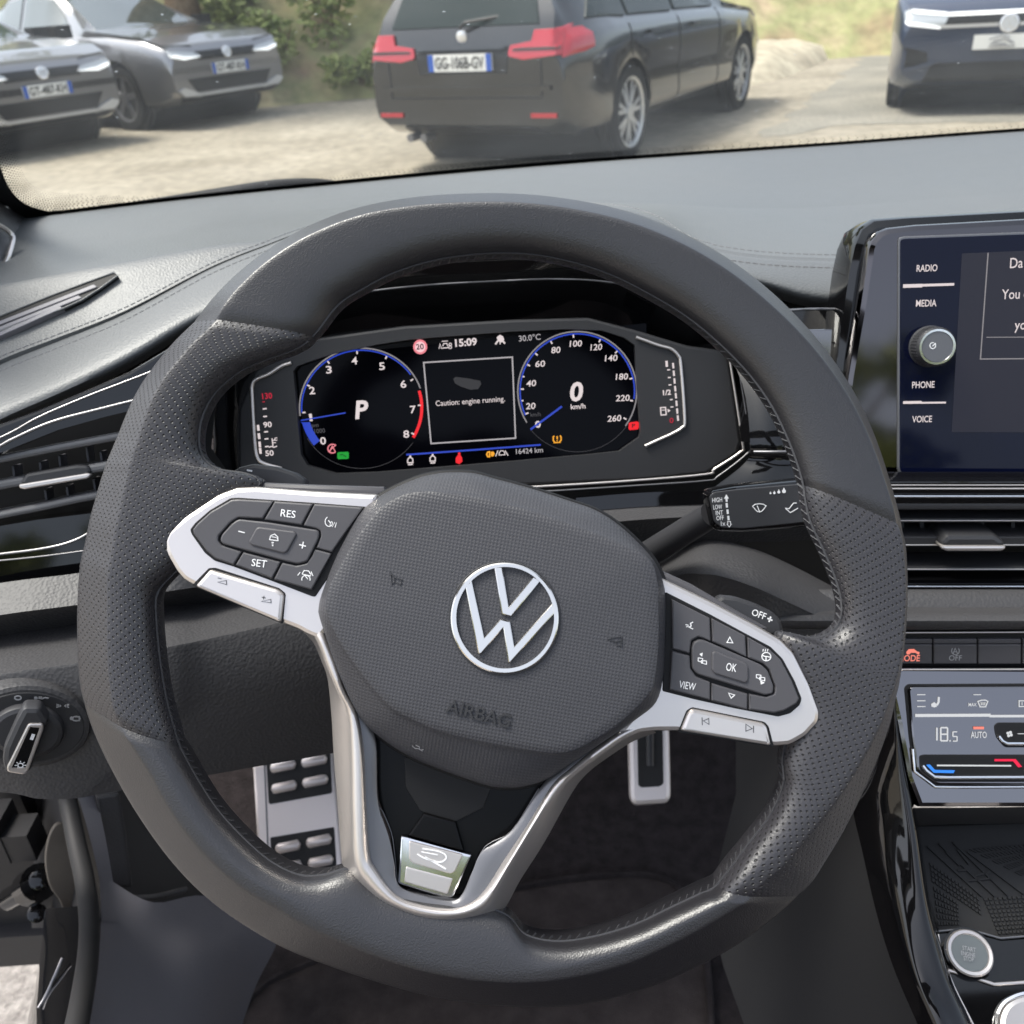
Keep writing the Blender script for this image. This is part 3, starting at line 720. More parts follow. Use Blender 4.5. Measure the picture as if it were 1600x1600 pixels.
for s_ in (1, -1):
    h = c.patch('headlight', [(s_ * .50, .70), (s_ * .80, .735), (s_ * .82, .84), (s_ * .78, .85), (s_ * .46, .80)], '+x', M['lens'], off=.016)
    c.patch('light_strip', [(s_ * .44, .785), (s_ * .76, .82), (s_ * .76, .85), (s_ * .44, .81)], '+x', M['drl'], off=.024, parent=h)
    c.patch('light_strip', [(s_ * .52, .69), (s_ * .80, .73), (s_ * .80, .76), (s_ * .52, .716)], '+x', M['drl'], off=.024, parent=h)
    c.patch('air_curtain', [(s_ * .58, .42), (s_ * .80, .40), (s_ * .78, .56), (s_ * .60, .52)], '+x', M['trim'], off=.008)
    c.patch('bumper_blade', [(s_ * .50, .43), (s_ * .74, .365), (s_ * .80, .385), (s_ * .74, .40), (s_ * .52, .46)], '+x', M['p_blue'], off=.04)
    c.patch('bumper_blade', [(s_ * .77, .40), (s_ * .80, .40), (s_ * .79, .54), (s_ * .76, .54)], '+x', M['p_blue'], off=.035)
    mb = MB(); mb.box((1.92, s_ * 1.02, 1.08), .16, .2, .14); mb.build('door_mirror', M['p_blue'], c.t)
c.patch('light_bar', [(-.46, .785), (.46, .785), (.46, .812), (-.46, .812)], '+x', M['drl'], off=.022)
for s_ in (1, -1): c.patch('chrome_strip', [(s_ * .08, .695), (s_ * .52, .695), (s_ * .52, .72), (s_ * .08, .72)], '+x', M['silver'], off=.022)
c.patch('lower_grille', [(-.62, .27), (.62, .27), (.55, .43), (-.55, .43)], '+x', M['trim'], off=.012)
c.patch('bumper_lip', [(-.75, .2), (.75, .2), (.75, .25), (-.75, .25)], '+x', M['trim'], off=.012)
hh = c.bvh.ray_cast(V((9, 0, .715)), V((-1, 0, 0)))[0]; mb = MB(); mb.lathe(hh + V((.02, 0, 0)), (1, 0, .1), [(.072, -.03), (.072, .006), (.06, .01), (.058, .003), (0, .003)], 30)
def bar(a, b, wd=.014):
    a = V((hh.x + .026, a[0], hh.z + a[1])); b = V((hh.x + .026, b[0], hh.z + b[1])); t = (b - a).normalized(); mb.box((a + b) / 2, .008, wd, (b - a).length, Matrix.Rotation(-atan2(t.y, t.z), 3, 'X'))
for s_ in (1, -1): bar((s_ * .032, .052), (s_ * .004, .006)); bar((s_ * .052, .028), (s_ * .022, -.045)); bar((s_ * .022, -.045), (0, -.002))
mb.build('badge', M['badge_m'], c.t)
o = plate(c, '+x', 0, .58, '', .50, .11, False)
x = c.bvh.ray_cast(V((9, 0, .58)), V((-1, 0, 0)))[0].x + .0445
mb = MB()
for a0, b0 in (((.02, .03), (-.05, .045)), ((-.05, .045), (-.13, .02)), ((.04, .0), (-.02, .02)), ((-.02, .02), (-.10, .0)), ((.0, -.02), (-.12, -.012)), ((.06, -.015), (.02, .0)), ((.07, -.035), (-.13, -.035))):
    a1 = V((x, a0[0], .58 + a0[1])); b1 = V((x, b0[0], .58 + b0[1])); t = (b1 - a1).normalized(); mb.box((a1 + b1) / 2, .004, .009, (b1 - a1).length, Matrix.Rotation(-atan2(t.y, t.z), 3, 'X'))
mb.build('plate_emblem', M['ink_grey'], o)
cf = pz(1588, 178, 0) + V((.12, .75, 0)); ang = radians(-113); dr = V((cos(ang), sin(ang), 0)); c.place(cf, cf - dr * 2.6)
# ================================================================== CAR INTERIOR
def loft(rows, n=10, mb=None, uvs=False):
    """rows of (picture x, picture y, depth) control points -> smooth sheet through them"""
    mb = mb or MB(); R = []
    for r in rows: R.append([pd(*q) for q in cr(r, n, False)])
    mb.grid(R); return mb
def loft_smooth(rows, n=8, m=5, mb=None):
    mb = mb or MB(); R = [[pd(*q) for q in cr(r, n, False)] for r in rows]
    cols = list(zip(*R)); C2 = [cr([tuple(p) for p in c], m, False) for c in cols]
    mb.grid([list(r) for r in zip(*C2)]); return mb
def wire(name, pts, r, m, parent, n=6, label=None, spline=6):
    """thin round bar through (x, y, depth) points"""
    P = [pd(*q) for q in (cr(pts, spline, False) if spline else pts)]
    mb = MB(); mb.tube(P, r, n); return mb.build(name, m, parent, 60, label)
def pwire(name, pl, h, pts, rpx, m, parent, spline=6, closed=False, n=8):
    P = [pl.at(q[0], q[1], h) for q in (cr(pts, spline, closed) if spline else pts)]
    k = (pl.px(801, 800, h) - pl.px(800, 800, h)).length
    mb = MB(); mb.tube(P, rpx * k, n, closed); return mb.build(name, m, parent, 60)
def zrow(pts, z): 
    o = []
    for x, y in pts:
        D = ray(x, y); o.append((x, y, (z - CAM_H) / D.z))
    return o
# ---------------- dashboard
dash = thing('dashboard', 'grey grained dashboard with stitched edge under the windscreen', 'dashboard', (0, .75, .9))
A = zrow([(-330, 400), (-120, 362), (40, 342), (100, 335), (300, 311), (600, 281), (800, 263), (1000, 248), (1300, 228), (1600, 206), (1900, 190), (2300, 180)], 1.10)
A0 = [(x, y - 3, d + .06) for x, y, d in A]
A1 = [(x, y + 3, d * .985) for x, y, d in A]
B = [(-330, 560, .70), (-120, 475, .72), (40, 438, .735), (180, 413, .735), (330, 385, .745), (430, 373, .755), (520, 352, .77), (780, 318, .83), (1000, 318, .86), (1250, 325, .86), (1600, 300, .86), (1900, 290, .86), (2300, 285, .86)]
Cc = [(-330, 720, .67), (-120, 630, .685), (0, 571, .70), (100, 531, .705), (200, 489, .71), (330, 419, .73), (430, 378, .745), (520, 350, .748), (740, 325, .72), (985, 330, .71), (1110, 391, .69), (1320, 410, .69), (1700, 405, .69)]
Dd = [(-330, 800, .64), (-120, 715, .65), (0, 655, .66), (100, 611, .665), (200, 563, .675), (300, 503, .69), (400, 455, .70), (480, 422, .70), (740, 385, .665), (1000, 405, .67), (1180, 442, .67), (1320, 472, .665), (1700, 480, .66)]
De = [(x, y + 15, d + .022) for x, y, d in Dd]
def mixr(a, b, t): return [tuple(p * (1 - t) + q * t for p, q in zip(u, v)) for u, v in zip(a, b)]
A = A[:1] + A[1:]; BB = cr(B, 6, False); AA = cr(A1, 7, False)
def by_x(row, n=60):
    R = cr(row, 10, False); xs = [-330 + 2630 * k / n for k in range(n + 1)]; o = []
    for x in xs:
        for p, q in zip(R, R[1:]):
            if p.x <= x <= q.x: t = (x - p.x) / max(1e-6, q.x - p.x); o.append(tuple(p * (1 - t) + q * t)); break
        else: o.append(tuple(R[-1] if x > R[-1].x else R[0]))
    return o
A0, A, A1, B, Cc, Dd, De = [by_x(r) for r in (A0, A, A1, B, Cc, Dd, De)]
mb = loft_smooth([A0, A, A1, mixr(A1, B, .5), mixr(A1, B, .93), mixr(B, Cc, .06), mixr(B, Cc, .55), mixr(B, Cc, .93)], 2, 4); PADV, PADF = list(mb.v), list(mb.f); mb.build('upper_pad', M['dash'], dash, 60)
S0 = mixr(B, Cc, .93); S1 = [(x, y + 3, d + .003) for x, y, d in mixr(B, Cc, .965)]
mid = [(x, y + 3, d - .008) for x, y, d in mixr(Cc, Dd, .55)]
mb = loft_smooth([[(x, y, d + .004) for x, y, d in Cc], [(x, y + 3, d - .001) for x, y, d in Cc], mid, Dd, De], 2, 4); o0 = len(PADV); PADV += mb.v; PADF += [tuple(i + o0 for i in f) for f in mb.f]; mb.build('stitched_edge', M['dash'], dash, 60)
S2 = [(x, y + 1, d + .003) for x, y, d in Cc]
mb = loft([S0, S1, S2], 2); mb.build('seam', M['dash'], dash, 60)
PADB = BVHTree.FromPolygons([tuple(p) for p in PADV], PADF)
def on_pad(x, y, up=.0001):
    D = ray(x, y).normalized(); h = PADB.ray_cast(CAM, D)
    if not h[0]: return None
    n = h[1] if h[1].dot(D) < 0 else -h[1]
    return h[0] + n * up
def stitch_row(row, dy, L=.0038, gap=.0014, r=.00045):
    P = [on_pad(q.x, q.y + dy) for q in cr([tuple(p) for p in row], 10, False)]; mb = MB(); acc = 0; seg = []; on = True
    for a, b in zip(P, P[1:]):
        if a is None or b is None or (b - a).length > .03: seg = []; acc = 0; continue
        l = (b - a).length; t = 0
        if on and not seg: seg = [a]
        while t < l - 1e-9:
            need = (L if on else gap) - acc; s = min(need, l - t); t += s; acc += s; q = a + (b - a) * (t / l)
            if on: seg.append(q)
            if acc >= (L if on else gap) - 1e-9:
                if on and len(seg) > 1: mb.tube([seg[0], seg[-1]], r, 5)
                on = not on; acc = 0; seg = [q] if on else []
    return mb
M['pad_thread'] = mat('pad_thread', (.17, .17, .175), .6)
SR = [q for q in S0 if q[0] > -300]
stitch_row(SR, -5).build('stitching', M['pad_thread'], dash, 0)
stitch_row([q for q in Cc if q[0] > -300], 9).build('stitching', M['pad_thread'], dash, 0)
# dark carrier behind everything that is mounted in the dashboard
mb = MB(); q = [pd(-420, 640, .78), pd(300, 470, .79), pd(760, 385, .79), pd(1300, 470, .79), pd(1760, 480, .76), pd(1760, 1000, .74), pd(1300, 1030, .80), pd(880, 880, .78), pd(700, 1010, .76), pd(-420, 1060, .74)]
mb.fan(q); mb.build('carrier_panel', M['black'], dash, 0)
# lower dash, left of and behind the wheel
L1 = [(-200, 945, .585), (0, 911, .585), (125, 895, .59), (260, 872, .60), (360, 855, .62), (560, 830, .64)]
L2 = [(-200, 995, .572), (0, 961, .572), (121, 945, .578), (255, 925, .588), (350, 912, .61), (560, 890, .63)]
L2b = [(x, y + 4, d + .003) for x, y, d in L2]
L3 = [(-200, 1030, .60), (0, 993, .60), (120, 975, .605), (255, 948, .615), (350, 938, .63), (560, 905, .65)]
L4 = [(-200, 1090, .545), (0, 1053, .545), (116, 1037, .55), (256, 1012, .56), (340, 995, .575), (560, 945, .60)]
L4b = [(x, y + 5, d - .0005) for x, y, d in L4]
L5 = [(-200, 1175, .553), (0, 1150, .553), (120, 1140, .558), (256, 1110, .568), (340, 1090, .58), (560, 1060, .6)]
L6 = [(-200, 1232, .565), (0, 1238, .565), (60, 1248, .565), (120, 1247, .568), (184, 1236, .575), (560, 1170, .64)]
L7 = [(-200, 1225, .70), (0, 1225, .70), (60, 1230, .70), (120, 1230, .70), (184, 1225, .72), (560, 1150, .78)]
mb = loft([L1, mixr(L1, L2, .5), L2, L2b, L3], 8); mb.build('lower_ledge', M['dash2'], dash, 28)
mb = loft([L3, mixr(L3, L4, .5), L4, L4b, L5, L6, L7], 8); mb.build('knee_panel', M['dash2'], dash, 35)
# panels around the column at the right of the wheel boss
R1 = [(900, 778, .62), (1000, 770, .62), (1110, 766, .62), (1250, 760, .62), (1420, 755, .63)]
R2 = [(900, 800, .62), (1000, 792, .62), (1110, 788, .62), (1250, 785, .62), (1420, 780, .63)]
R3 = [(900, 822, .60), (1000, 812, .60), (1110, 806, .605), (1250, 800, .61), (1420, 795, .62)]
R4 = [(900, 870, .625), (1000, 862, .625), (1110, 850, .63), (1250, 845, .64), (1420, 840, .65)]
mb = loft([R1, R2], 8); mb.build('gloss_strip', M['gloss'], dash, 30)
mb = loft([[(x, y, d + .002) for x, y, d in R2], R3, R4], 8); mb.build('column_ledge', M['dash2'], dash, 40)
K0 = [(960, 905, .66), (1040, 868, .64), (1090, 846, .625), (1130, 846, .62), (1185, 860, .62), (1245, 887, .62), (1330, 930, .625), (1420, 960, .64)]
K1 = [(960, 925, .63), (1045, 888, .60), (1090, 872, .585), (1130, 872, .58), (1180, 884, .58), (1240, 912, .585), (1330, 955, .59), (1420, 985, .60)]
K2 = [(960, 950, .61), (1050, 902, .585), (1100, 897, .565), (1140, 904, .562), (1190, 922, .562), (1240, 945, .57), (1330, 985, .58), (1420, 1010, .59)]
K2b = [(x, y + 5, d + .001) for x, y, d in K2]
K3 = [(960, 1040, .63), (1050, 1030, .60), (1100, 1030, .59), (1140, 1040, .585), (1190, 1060, .585), (1240, 1080, .59), (1330, 1110, .60), (1420, 1130, .61)]
K4 = [(960, 1080, .72), (1050, 1075, .72), (1100, 1080, .72), (1140, 1090, .72), (1190, 1100, .72), (1240, 1120, .72), (1330, 1140, .70), (1420, 1150, .68)]
mb = loft([K0, mixr(K0, K1, .5), K1, K2, K2b, K3, K4], 8); mb.build('knee_panel', M['dash2'], dash, 40)

# ---------------- windscreen, pillar
g = bpy.data.materials.new('windscreen_glass'); g.use_nodes = True; n = g.node_tree; n.nodes.clear()
o_ = n.nodes.new('ShaderNodeOutputMaterial'); tr = n.nodes.new('ShaderNodeBsdfTransparent'); tr.inputs[0].default_value = (.93, .96, .94, 1)
gl = n.nodes.new('ShaderNodeBsdfGlossy'); gl.inputs['Roughness'].default_value = .02; df = n.nodes.new('ShaderNodeBsdfTranslucent'); df.inputs[0].default_value = (.72, .8, .86, 1)
fr = n.nodes.new('ShaderNodeFresnel'); fr.inputs[0].default_value = 1.25; m1 = n.nodes.new('ShaderNodeMixShader'); m2 = n.nodes.new('ShaderNodeMixShader')
tc = n.nodes.new('ShaderNodeTexCoord'); vo = n.nodes.new('ShaderNodeTexVoronoi'); vo.inputs['Scale'].default_value = 60
mr = n.nodes.new('ShaderNodeMapRange'); mr.inputs[1].default_value = .02; mr.inputs[2].default_value = .09; mr.inputs[3].default_value = .25; mr.inputs[4].default_value = 0
no = n.nodes.new('ShaderNodeTexNoise'); no.inputs['Scale'].default_value = 9; mr2 = n.nodes.new('ShaderNodeMapRange'); mr2.inputs[1].default_value = .4; mr2.inputs[2].default_value = .7; mr2.inputs[3].default_value = .006; mr2.inputs[4].default_value = .018
vo2 = n.nodes.new('ShaderNodeTexNoise'); vo2.inputs['Scale'].default_value = 25
mm = n.nodes.new('ShaderNodeMath'); mm.operation = 'MULTIPLY'; mr3 = n.nodes.new('ShaderNodeMapRange'); mr3.inputs[1].default_value = .44; mr3.inputs[2].default_value = .6
ad = n.nodes.new('ShaderNodeMath'); ad.operation = 'ADD'
for a, b in ((tc.outputs['Object'], vo.inputs['Vector']), (tc.outputs['Object'], no.inputs['Vector']), (tc.outputs['Object'], vo2.inputs['Vector']), (vo.outputs['Distance'], mr.inputs[0]), (no.outputs[0], mr2.inputs[0]), (vo2.outputs[0], mr3.inputs[0]), (mr.outputs[0], mm.inputs[0]), (mr3.outputs[0], mm.inputs[1]), (mm.outputs[0], ad.inputs[0]), (mr2.outputs[0], ad.inputs[1]), (ad.outputs[0], m1.inputs[0]), (tr.outputs[0], m1.inputs[1]), (df.outputs[0], m1.inputs[2]), (fr.outputs[0], m2.inputs[0]), (m1.outputs[0], m2.inputs[1]), (gl.outputs[0], m2.inputs[2]), (m2.outputs[0], o_.inputs[0])): n.links.new(a, b)
M['windscreen'] = g
ws = thing('windscreen', 'dusty windscreen glass with a black dotted edge', 'windscreen', (0, 1.1, 1.09))
AP = [pd(*q) for q in cr([(x, y, d + .012) for x, y, d in A], 3, False)]
def up_glass(p, t): return V((p.x * (1 - .16 * t), p.y * (1 - t) + .12 * t - .10 * (1 - t) * t * 0, p.z * (1 - t) + 1.53 * t + .05 * t * (1 - t)))
mb = MB(); mb.grid([[up_glass(p, t) for p in AP] for t in (-.06, .0, .2, .4, .6, .8, 1)]); mb.build('pane', M['windscreen'], ws, 60, normals=False)
# frit: solid black edge and rows of dots following the glass
mb = MB(); e = V((0, -.0008, -.0012))
XC = AP[min(range(len(AP)), key=lambda i: abs(AP[i].x + .535))].x
def frit(x): return .030 + .15 * max(0, 1 - max(0, x - XC) / .11) ** 2.4
P2 = AP
mb.grid([[up_glass(p, -.05) + e for p in P2], [up_glass(p, frit(p.x) * .55) + e for p in P2]]); 
mb.build('black_edge', M['black'], ws, 0)
PV, PF = [], []
pm = bpy.data.objects['pane'].data; PB = BVHTree.FromPolygons([tuple(V(v.co) + V(ws.location)) for v in pm.vertices], [tuple(p.vertices) for p in pm.polygons])
def on_glass(x, y):
    D = ray(x, y).normalized(); h = PB.ray_cast(CAM, D); return h[0] - D * .002 if h[0] else None
EDGE = [(-34, 150), (-14, 215), (0, 258), (12, 288), (30, 311), (58, 325), (105, 331), (200, 320), (300, 308), (450, 292), (600, 277), (800, 259), (1000, 244), (1300, 223), (1600, 202), (1800, 188)]
EG = cr(EDGE, 24, False)
mb = MB(); low = [on_glass(x, y) for x, y in [(q.x, q.y + .5) for q in EG[:24 * 7]]]
def outer(q): 
    return (q.x - 30, q.y + 18) if q.y < 300 and q.x < 40 else (q.x - 8, q.y + 22)
r0 = [(a, on_glass(*outer(q))) for a, q in zip(low, EG)]; r0 = [t for t in r0 if t[0] and t[1]]
mb.grid([[t[0] for t in r0], [t[1] for t in r0]]); mb.build('black_corner', M['black'], ws, 0)
mb = MB()
acc = 0; pitch = 4.2
for a, b in zip(EG, EG[1:]):
    acc += (b - a).length
    if acc < pitch: continue
    acc = 0; t = (b - a).normalized(); nn = V((t.y, -t.x)); rows_ = 9 if b.x < 110 else max(3, int(9 - (b.x - 110) / 20))
    for k in range(rows_):
        q = b + nn * (1.5 + k * 3.4) + t * (pitch / 2 * (k % 2)); c_ = on_glass(q.x, q.y)
        if not c_: continue
        dd = (c_ - CAM).dot(_F); r = ((1.7 if b.x < 250 else 1.25) - (1.2 if b.x < 250 else .9) * k / rows_) * dd / FPX
        i0 = len(mb.v); mb.v += [c_ + CR * r, c_ + CU * r, c_ - CR * r, c_ - CU * r]; mb.f.append((i0, i0 + 1, i0 + 2, i0 + 3))
mb.build('dot_edge', M['black'], ws, 0, normals=False)
# wiper arm resting outside the glass
wp = thing('wiper', 'black wiper arm resting at the foot of the windscreen glass', 'wiper', tuple(pd(450, 285, 1.18)))
mb = MB(); P = [pd(x, y, d) for x, y, d in cr([(120, 336, 1.13), (250, 319, 1.16), (370, 301, 1.17), (430, 292, 1.18), (490, 288, 1.19), (525, 288, 1.19)], 6, False)]
mb.tube(P, [.003 + .006 * sin(pi * min(1, .08 + .92 * i / len(P))) ** .7 for i in range(len(P))], 8); mb.build('arm', M['black'], wp, 50)
mb = MB(); mb.tube([pd(x, y, d) for x, y, d in ((60, 345, 1.11), (250, 318, 1.15), (500, 290, 1.19))], .006, 6); mb.build('blade', M['rubber'], wp, 50)
# A pillar
pil = thing('windscreen_pillar', 'dark grey pillar trim with a silver strip at the corner of the windscreen', 'pillar', tuple(pd(0, 380, .9)))
mb = loft_smooth([[(-420, -160, .60), (-200, 80, .74), (-40, 248, .88), (14, 312, .95), (48, 342, .98)], [(-450, -120, .58), (-240, 130, .70), (-75, 300, .82), (0, 355, .88), (42, 372, .92)], [(-480, -60, .57), (-270, 200, .68), (-100, 380, .78), (-10, 420, .83), (30, 410, .88)], [(-520, 60, .57), (-300, 300, .67), (-120, 470, .75), (-30, 490, .79), (10, 452, .84)]], 8, 4)
mb.build('trim', M['dash2'], pil, 60)
wire('silver_strip', [(-160, 250, .76), (-40, 330, .80), (14, 362, .835), (18, 385, .83), (0, 425, .80), (-40, 455, .775)], .0022, M['satin'], pil)
mb = loft([[(-160, 260, .765), (-40, 338, .805), (8, 368, .838), (12, 386, .832), (-4, 420, .805)], [(-200, 350, .75), (-110, 390, .77), (-60, 410, .78), (-50, 415, .78), (-50, 430, .775)]], 6); mb.build('speaker_cover', M['key'], pil, 40)
# windscreen header and roof rail over the front seats
mb = MB(); mb.grid([[V((x, .13, 1.52)) for x in (-.62, 0, .62)], [V((x, .10, 1.50)) for x in (-.62, 0, .62)], [V((x, -.02, 1.53)) for x in (-.62, 0, .62)], [V((x, -.02, 1.56)) for x in (-.62, 0, .62)], [V((x, .12, 1.55)) for x in (-.62, 0, .62)]])
tag(mb.build('windscreen_header', M['dash2'], None, 40), 'dark grey beam across the top of the windscreen', 'beam')

# ---------------- side defroster vent
DV = Plane(pd(70, 480, .719), 58, -6); q0, q1, q2 = on_pad(0, 520, 0), on_pad(170, 445, 0), on_pad(30, 470, 0)
DV.o = (q0 + q1 + q2) / 3; DV.n = (q1 - q0).cross(q2 - q0).normalized(); DV.n = DV.n if DV.n.z > 0 else -DV.n; DV.v = (V((0, 0, 1)) - DV.n * DV.n.z).normalized(); DV.u = DV.v.cross(DV.n); DV.o = DV.o + DV.n * .0025
dv = thing('defroster_vent', 'small slanted grille with three slats in the dashboard top by the pillar', 'air vent', tuple(DV.o))
fo = [(-60, 518), (0, 494), (80, 462), (150, 436), (178, 426), (184, 431), (158, 450), (128, 469), (95, 484), (40, 503), (0, 518), (-60, 546)]
slab('cavity', DV, fo, -.006, .0004, 0, M['black'], dv)
pwire('frame', DV, .0006, fo, 2.2, M['dash'], dv, 0, True)
for a, b in (((-50, 524), (146, 447)), ((-50, 533), (122, 464)), ((-40, 540), (92, 480))): slab('slat', DV, [(a[0], a[1] - 3.5), (b[0], b[1] - 3), (b[0] + 6, b[1] + 1), (a[0], a[1] + 2.5)], -.003, .0016, .0005, M['trim_grey'], dv)

# ---------------- left air vent with gloss surround
LP = Plane(pd(80, 780, .60), 20, -14)
lv = thing('air_vent', 'side air vent with chrome edged slats and piano black surround by the steering wheel rim', 'air vent', tuple(LP.o), 'dashboard air vents')
hole = [(-140, 765), (0, 708), (90, 672), (165, 651), (245, 632), (225, 700), (190, 770), (160, 800), (60, 812), (0, 822), (-140, 850)]
slab('surround', LP, [(-160, 740), (0, 663), (60, 641), (130, 612), (200, 582), (262, 545), (300, 560), (290, 700), (230, 800), (160, 893), (125, 899), (0, 914), (-160, 936)], -.025, 0, .002, M['gloss'], lv, holes=[hole])
slab('cavity', LP, [(-150, 740), (250, 620), (250, 800), (-150, 860)], -.07, -.045, 0, M['black'], lv)
for pts, hw in (([(-140, 745), (0, 719), (70, 705), (181, 684), (260, 668)], 5), ([(-140, 790), (0, 760), (60, 750), (162, 731), (260, 715)], 6), ([(-140, 838), (0, 807), (60, 795), (146, 777), (240, 765)], 5)):
    p = [tuple(q) for q in cr(pts, 4, False)]
    slab('slat', LP, [(x, y - hw * 1.5) for x, y in p] + [(x, y + hw) for x, y in reversed(p)], -.03, -.003, .002, M['slat'], lv)
for x, y0, y1 in ((62, 722, 745), (92, 712, 735), (135, 698, 722), (157, 706, 728), (70, 765, 785), (104, 760, 780), (146, 748, 770), (20, 728, 752)): slab('vane', LP, [(x - 2, y0), (x + 2, y0), (x + 5, y1), (x + 1, y1)], -.04, -.02, .0005, M['button'], lv)
slab('direction_tab', LP, [(31, 754), (40, 740), (120, 726), (138, 727), (143, 737), (138, 744), (40, 762)], -.012, -.001, .002, M['key'], lv, r=4)
slab('tab_chrome', LP, [(29, 757), (138, 739), (143, 742), (137, 748), (38, 765), (30, 763)], -.010, .0, .001, M['satin'], lv, r=2)
pwire('chrome_line', LP, .001, [(-150, 745), (0, 684), (60, 652), (137, 619), (233, 582), (275, 562)], 1.5, M['line'], lv)
pwire('chrome_line', LP, .0008, [(-150, 755), (-20, 706), (20, 686), (82, 659), (165, 637), (245, 617)], 2.2, M['line'], lv)
pwire('chrome_line', LP, .001, [(-150, 882), (0, 866), (69, 857), (110, 847), (140, 832), (175, 805)], 2.0, M['line'], lv)
pwire('chrome_line', LP, .001, [(-150, 890), (0, 876), (60, 870), (129, 861), (200, 850)], 1.4, M['line'], lv)

# ---------------- headlight switch
HP = Plane(pd(48, 1140, .545), 14, -22)
hs = thing('headlight_switch', 'round headlight switch with a chrome edged knob on the lower dashboard', 'switch', tuple(HP.o))
def ell(cx, cy, rx, ry, n=40): return [(cx + rx * cos(2 * pi * k / n), cy + ry * sin(2 * pi * k / n)) for k in range(n)]
slab('collar', HP, ell(43, 1136, 99, 66), -.02, .003, .003, M['dash2'], hs)
slab('dial', HP, ell(43, 1137, 89, 55), -.01, .0036, .0006, M['dark'], hs)
slab('knob', HP, ell(42, 1146, 58, 41), 0, .010, .003, M['key'], hs)
slab('grip', HP, [(36, 1106), (62, 1106), (76, 1128), (72, 1136), (48, 1205), (38, 1212), (8, 1208), (3, 1190), (5, 1170), (24, 1128)], .008, .020, .003, M['key'], hs, r=5)
slab('chrome_frame', HP, [(44, 1131), (67, 1131), (68, 1140), (44, 1206), (38, 1211), (12, 1207), (10, 1200)], .018, .0215, .0008, M['satin'], hs, r=4, holes=[[(47, 1136), (62, 1137), (40, 1200), (18, 1200)]])
slab('grip_face', HP, [(46, 1134), (64, 1135), (42, 1202), (15, 1202)], .018, .0208, 0, M['gloss'], hs)
mk = Marks(HP, .0212); mk.line([(52.5, 1147), (49, 1156)], 4); mk.line(ell(32, 1196, 4.2, 3.4, 14), 1.2, True)
for k in range(8): a = k * pi / 4; mk.line([(32 + 6 * cos(a), 1196 + 4.8 * sin(a)), (32 + 9 * cos(a), 1196 + 7 * sin(a))], 1.2)
mk.build('knob_marks', M['white'], hs)
mk = Marks(HP, .0040); mk.line(ell(28, 1090.5, 5, 3, 14), 1.6, True)
mk.fill(ell(56, 1091, 3, 2.6, 10)); mk.line([(60, 1091), (66, 1092), (70, 1090), (76, 1091)], 1.6); mk.line([(60, 1089.5), (66, 1089.5)], 1)
for s_ in (-1, 1):
    mk.fill([(98 + s_ * 2, 1103), (98 + s_ * 5, 1100.5), (98 + s_ * 5, 1105.5)])
    for d in (-2.5, 0, 2.5): mk.line([(98 + s_ * 6, 1103 + d * .6), (98 + s_ * 10, 1103 + d)], 1)
mk.line([(117, 1120), (124, 1120), (124, 1126), (117, 1126)], 1.6); mk.line(ell(119, 1123, 6, 3.6, 14), 1.5, True); mk.fill(ell(112, 1122.5, 3, 2.8, 10))
mk.build('dial_marks', M['grey_print'], hs)
# ---------------- instrument cluster
CP = Plane(pd(735, 620, .655), 22, 0)
cl = thing('instrument_cluster', 'digital instrument cluster with two blue ringed dials in a dark hood', 'instrument cluster', tuple(CP.o))
disp = [(458, 580), (464, 572), (517, 553), (590, 538), (644, 530), (720, 524), (800, 518), (887, 514), (940, 516), (975, 527), (992, 539), (1001, 675), (999, 683), (968, 705), (922, 710), (800, 721), (589, 738), (524, 740), (480, 727), (470, 710)]
bez = [(372, 762), (372, 640), (398, 578), (440, 552), (496, 528), (631, 509), (800, 499), (919, 496), (992, 515), (1075, 540), (1136, 548), (1158, 690), (1152, 708), (1104, 740), (1000, 750), (830, 758), (600, 768), (450, 770)]
slab('bezel', CP, bez, -.02, .0, .002, M['dark'], cl, holes=[disp])
slab('display', CP, [(450, 560), (1010, 505), (1010, 700), (930, 720), (480, 750)], -.016, -.007, 0, M['cluster_glass'], cl)
# hood over the cluster
Hn = [(330, 700, .62), (345, 600, .62), (400, 520, .63), (480, 455, .635), (620, 412, .635), (760, 398, .635), (900, 402, .635), (1030, 430, .635), (1130, 480, .635), (1215, 560, .63), (1245, 700, .62)]
Hf = [(372, 760, .665), (372, 640, .665), (398, 578, .672), (496, 528, .675), (631, 509, .68), (760, 501, .68), (919, 496, .68), (992, 515, .677), (1075, 540, .672), (1136, 548, .668), (1158, 690, .655)]
mb = loft([Hn, mixr(Hn, Hf, .35), mixr(Hn, Hf, .7), Hf], 6); mb.build('hood', M['gloss'], cl, 50)
wire('hood_trim', [(470, 480, .633), (560, 458, .637), (660, 446, .64), (760, 440, .64), (870, 436, .64), (960, 442, .64), (1040, 462, .638), (1110, 500, .636)], .0006, M['satin_dark'], cl)
pwire('chrome_edge', CP, .0015, [(1134, 535), (1140, 560), (1160, 690), (1157, 706), (1116, 733), (1104, 741), (990, 751), (830, 761), (650, 770)], 2.0, M['satin'], cl, 5)
pwire('chrome_edge', CP, .004, [(1146, 540), (1152, 562), (1172, 690), (1168, 708), (1122, 744), (1104, 751), (990, 759), (830, 769), (650, 778)], 1.3, M['satin_dark'], cl, 5)
DH = -.0066
mk = None
def nm_(h=0): 
    global mk
    mk = Marks(CP, DH + h, .0001)
def fl(name, m, label=None): mk.build(name, M[m] if isinstance(m, str) else m, cl, label)
tc_, sc_ = (565, 637), (902, 611)
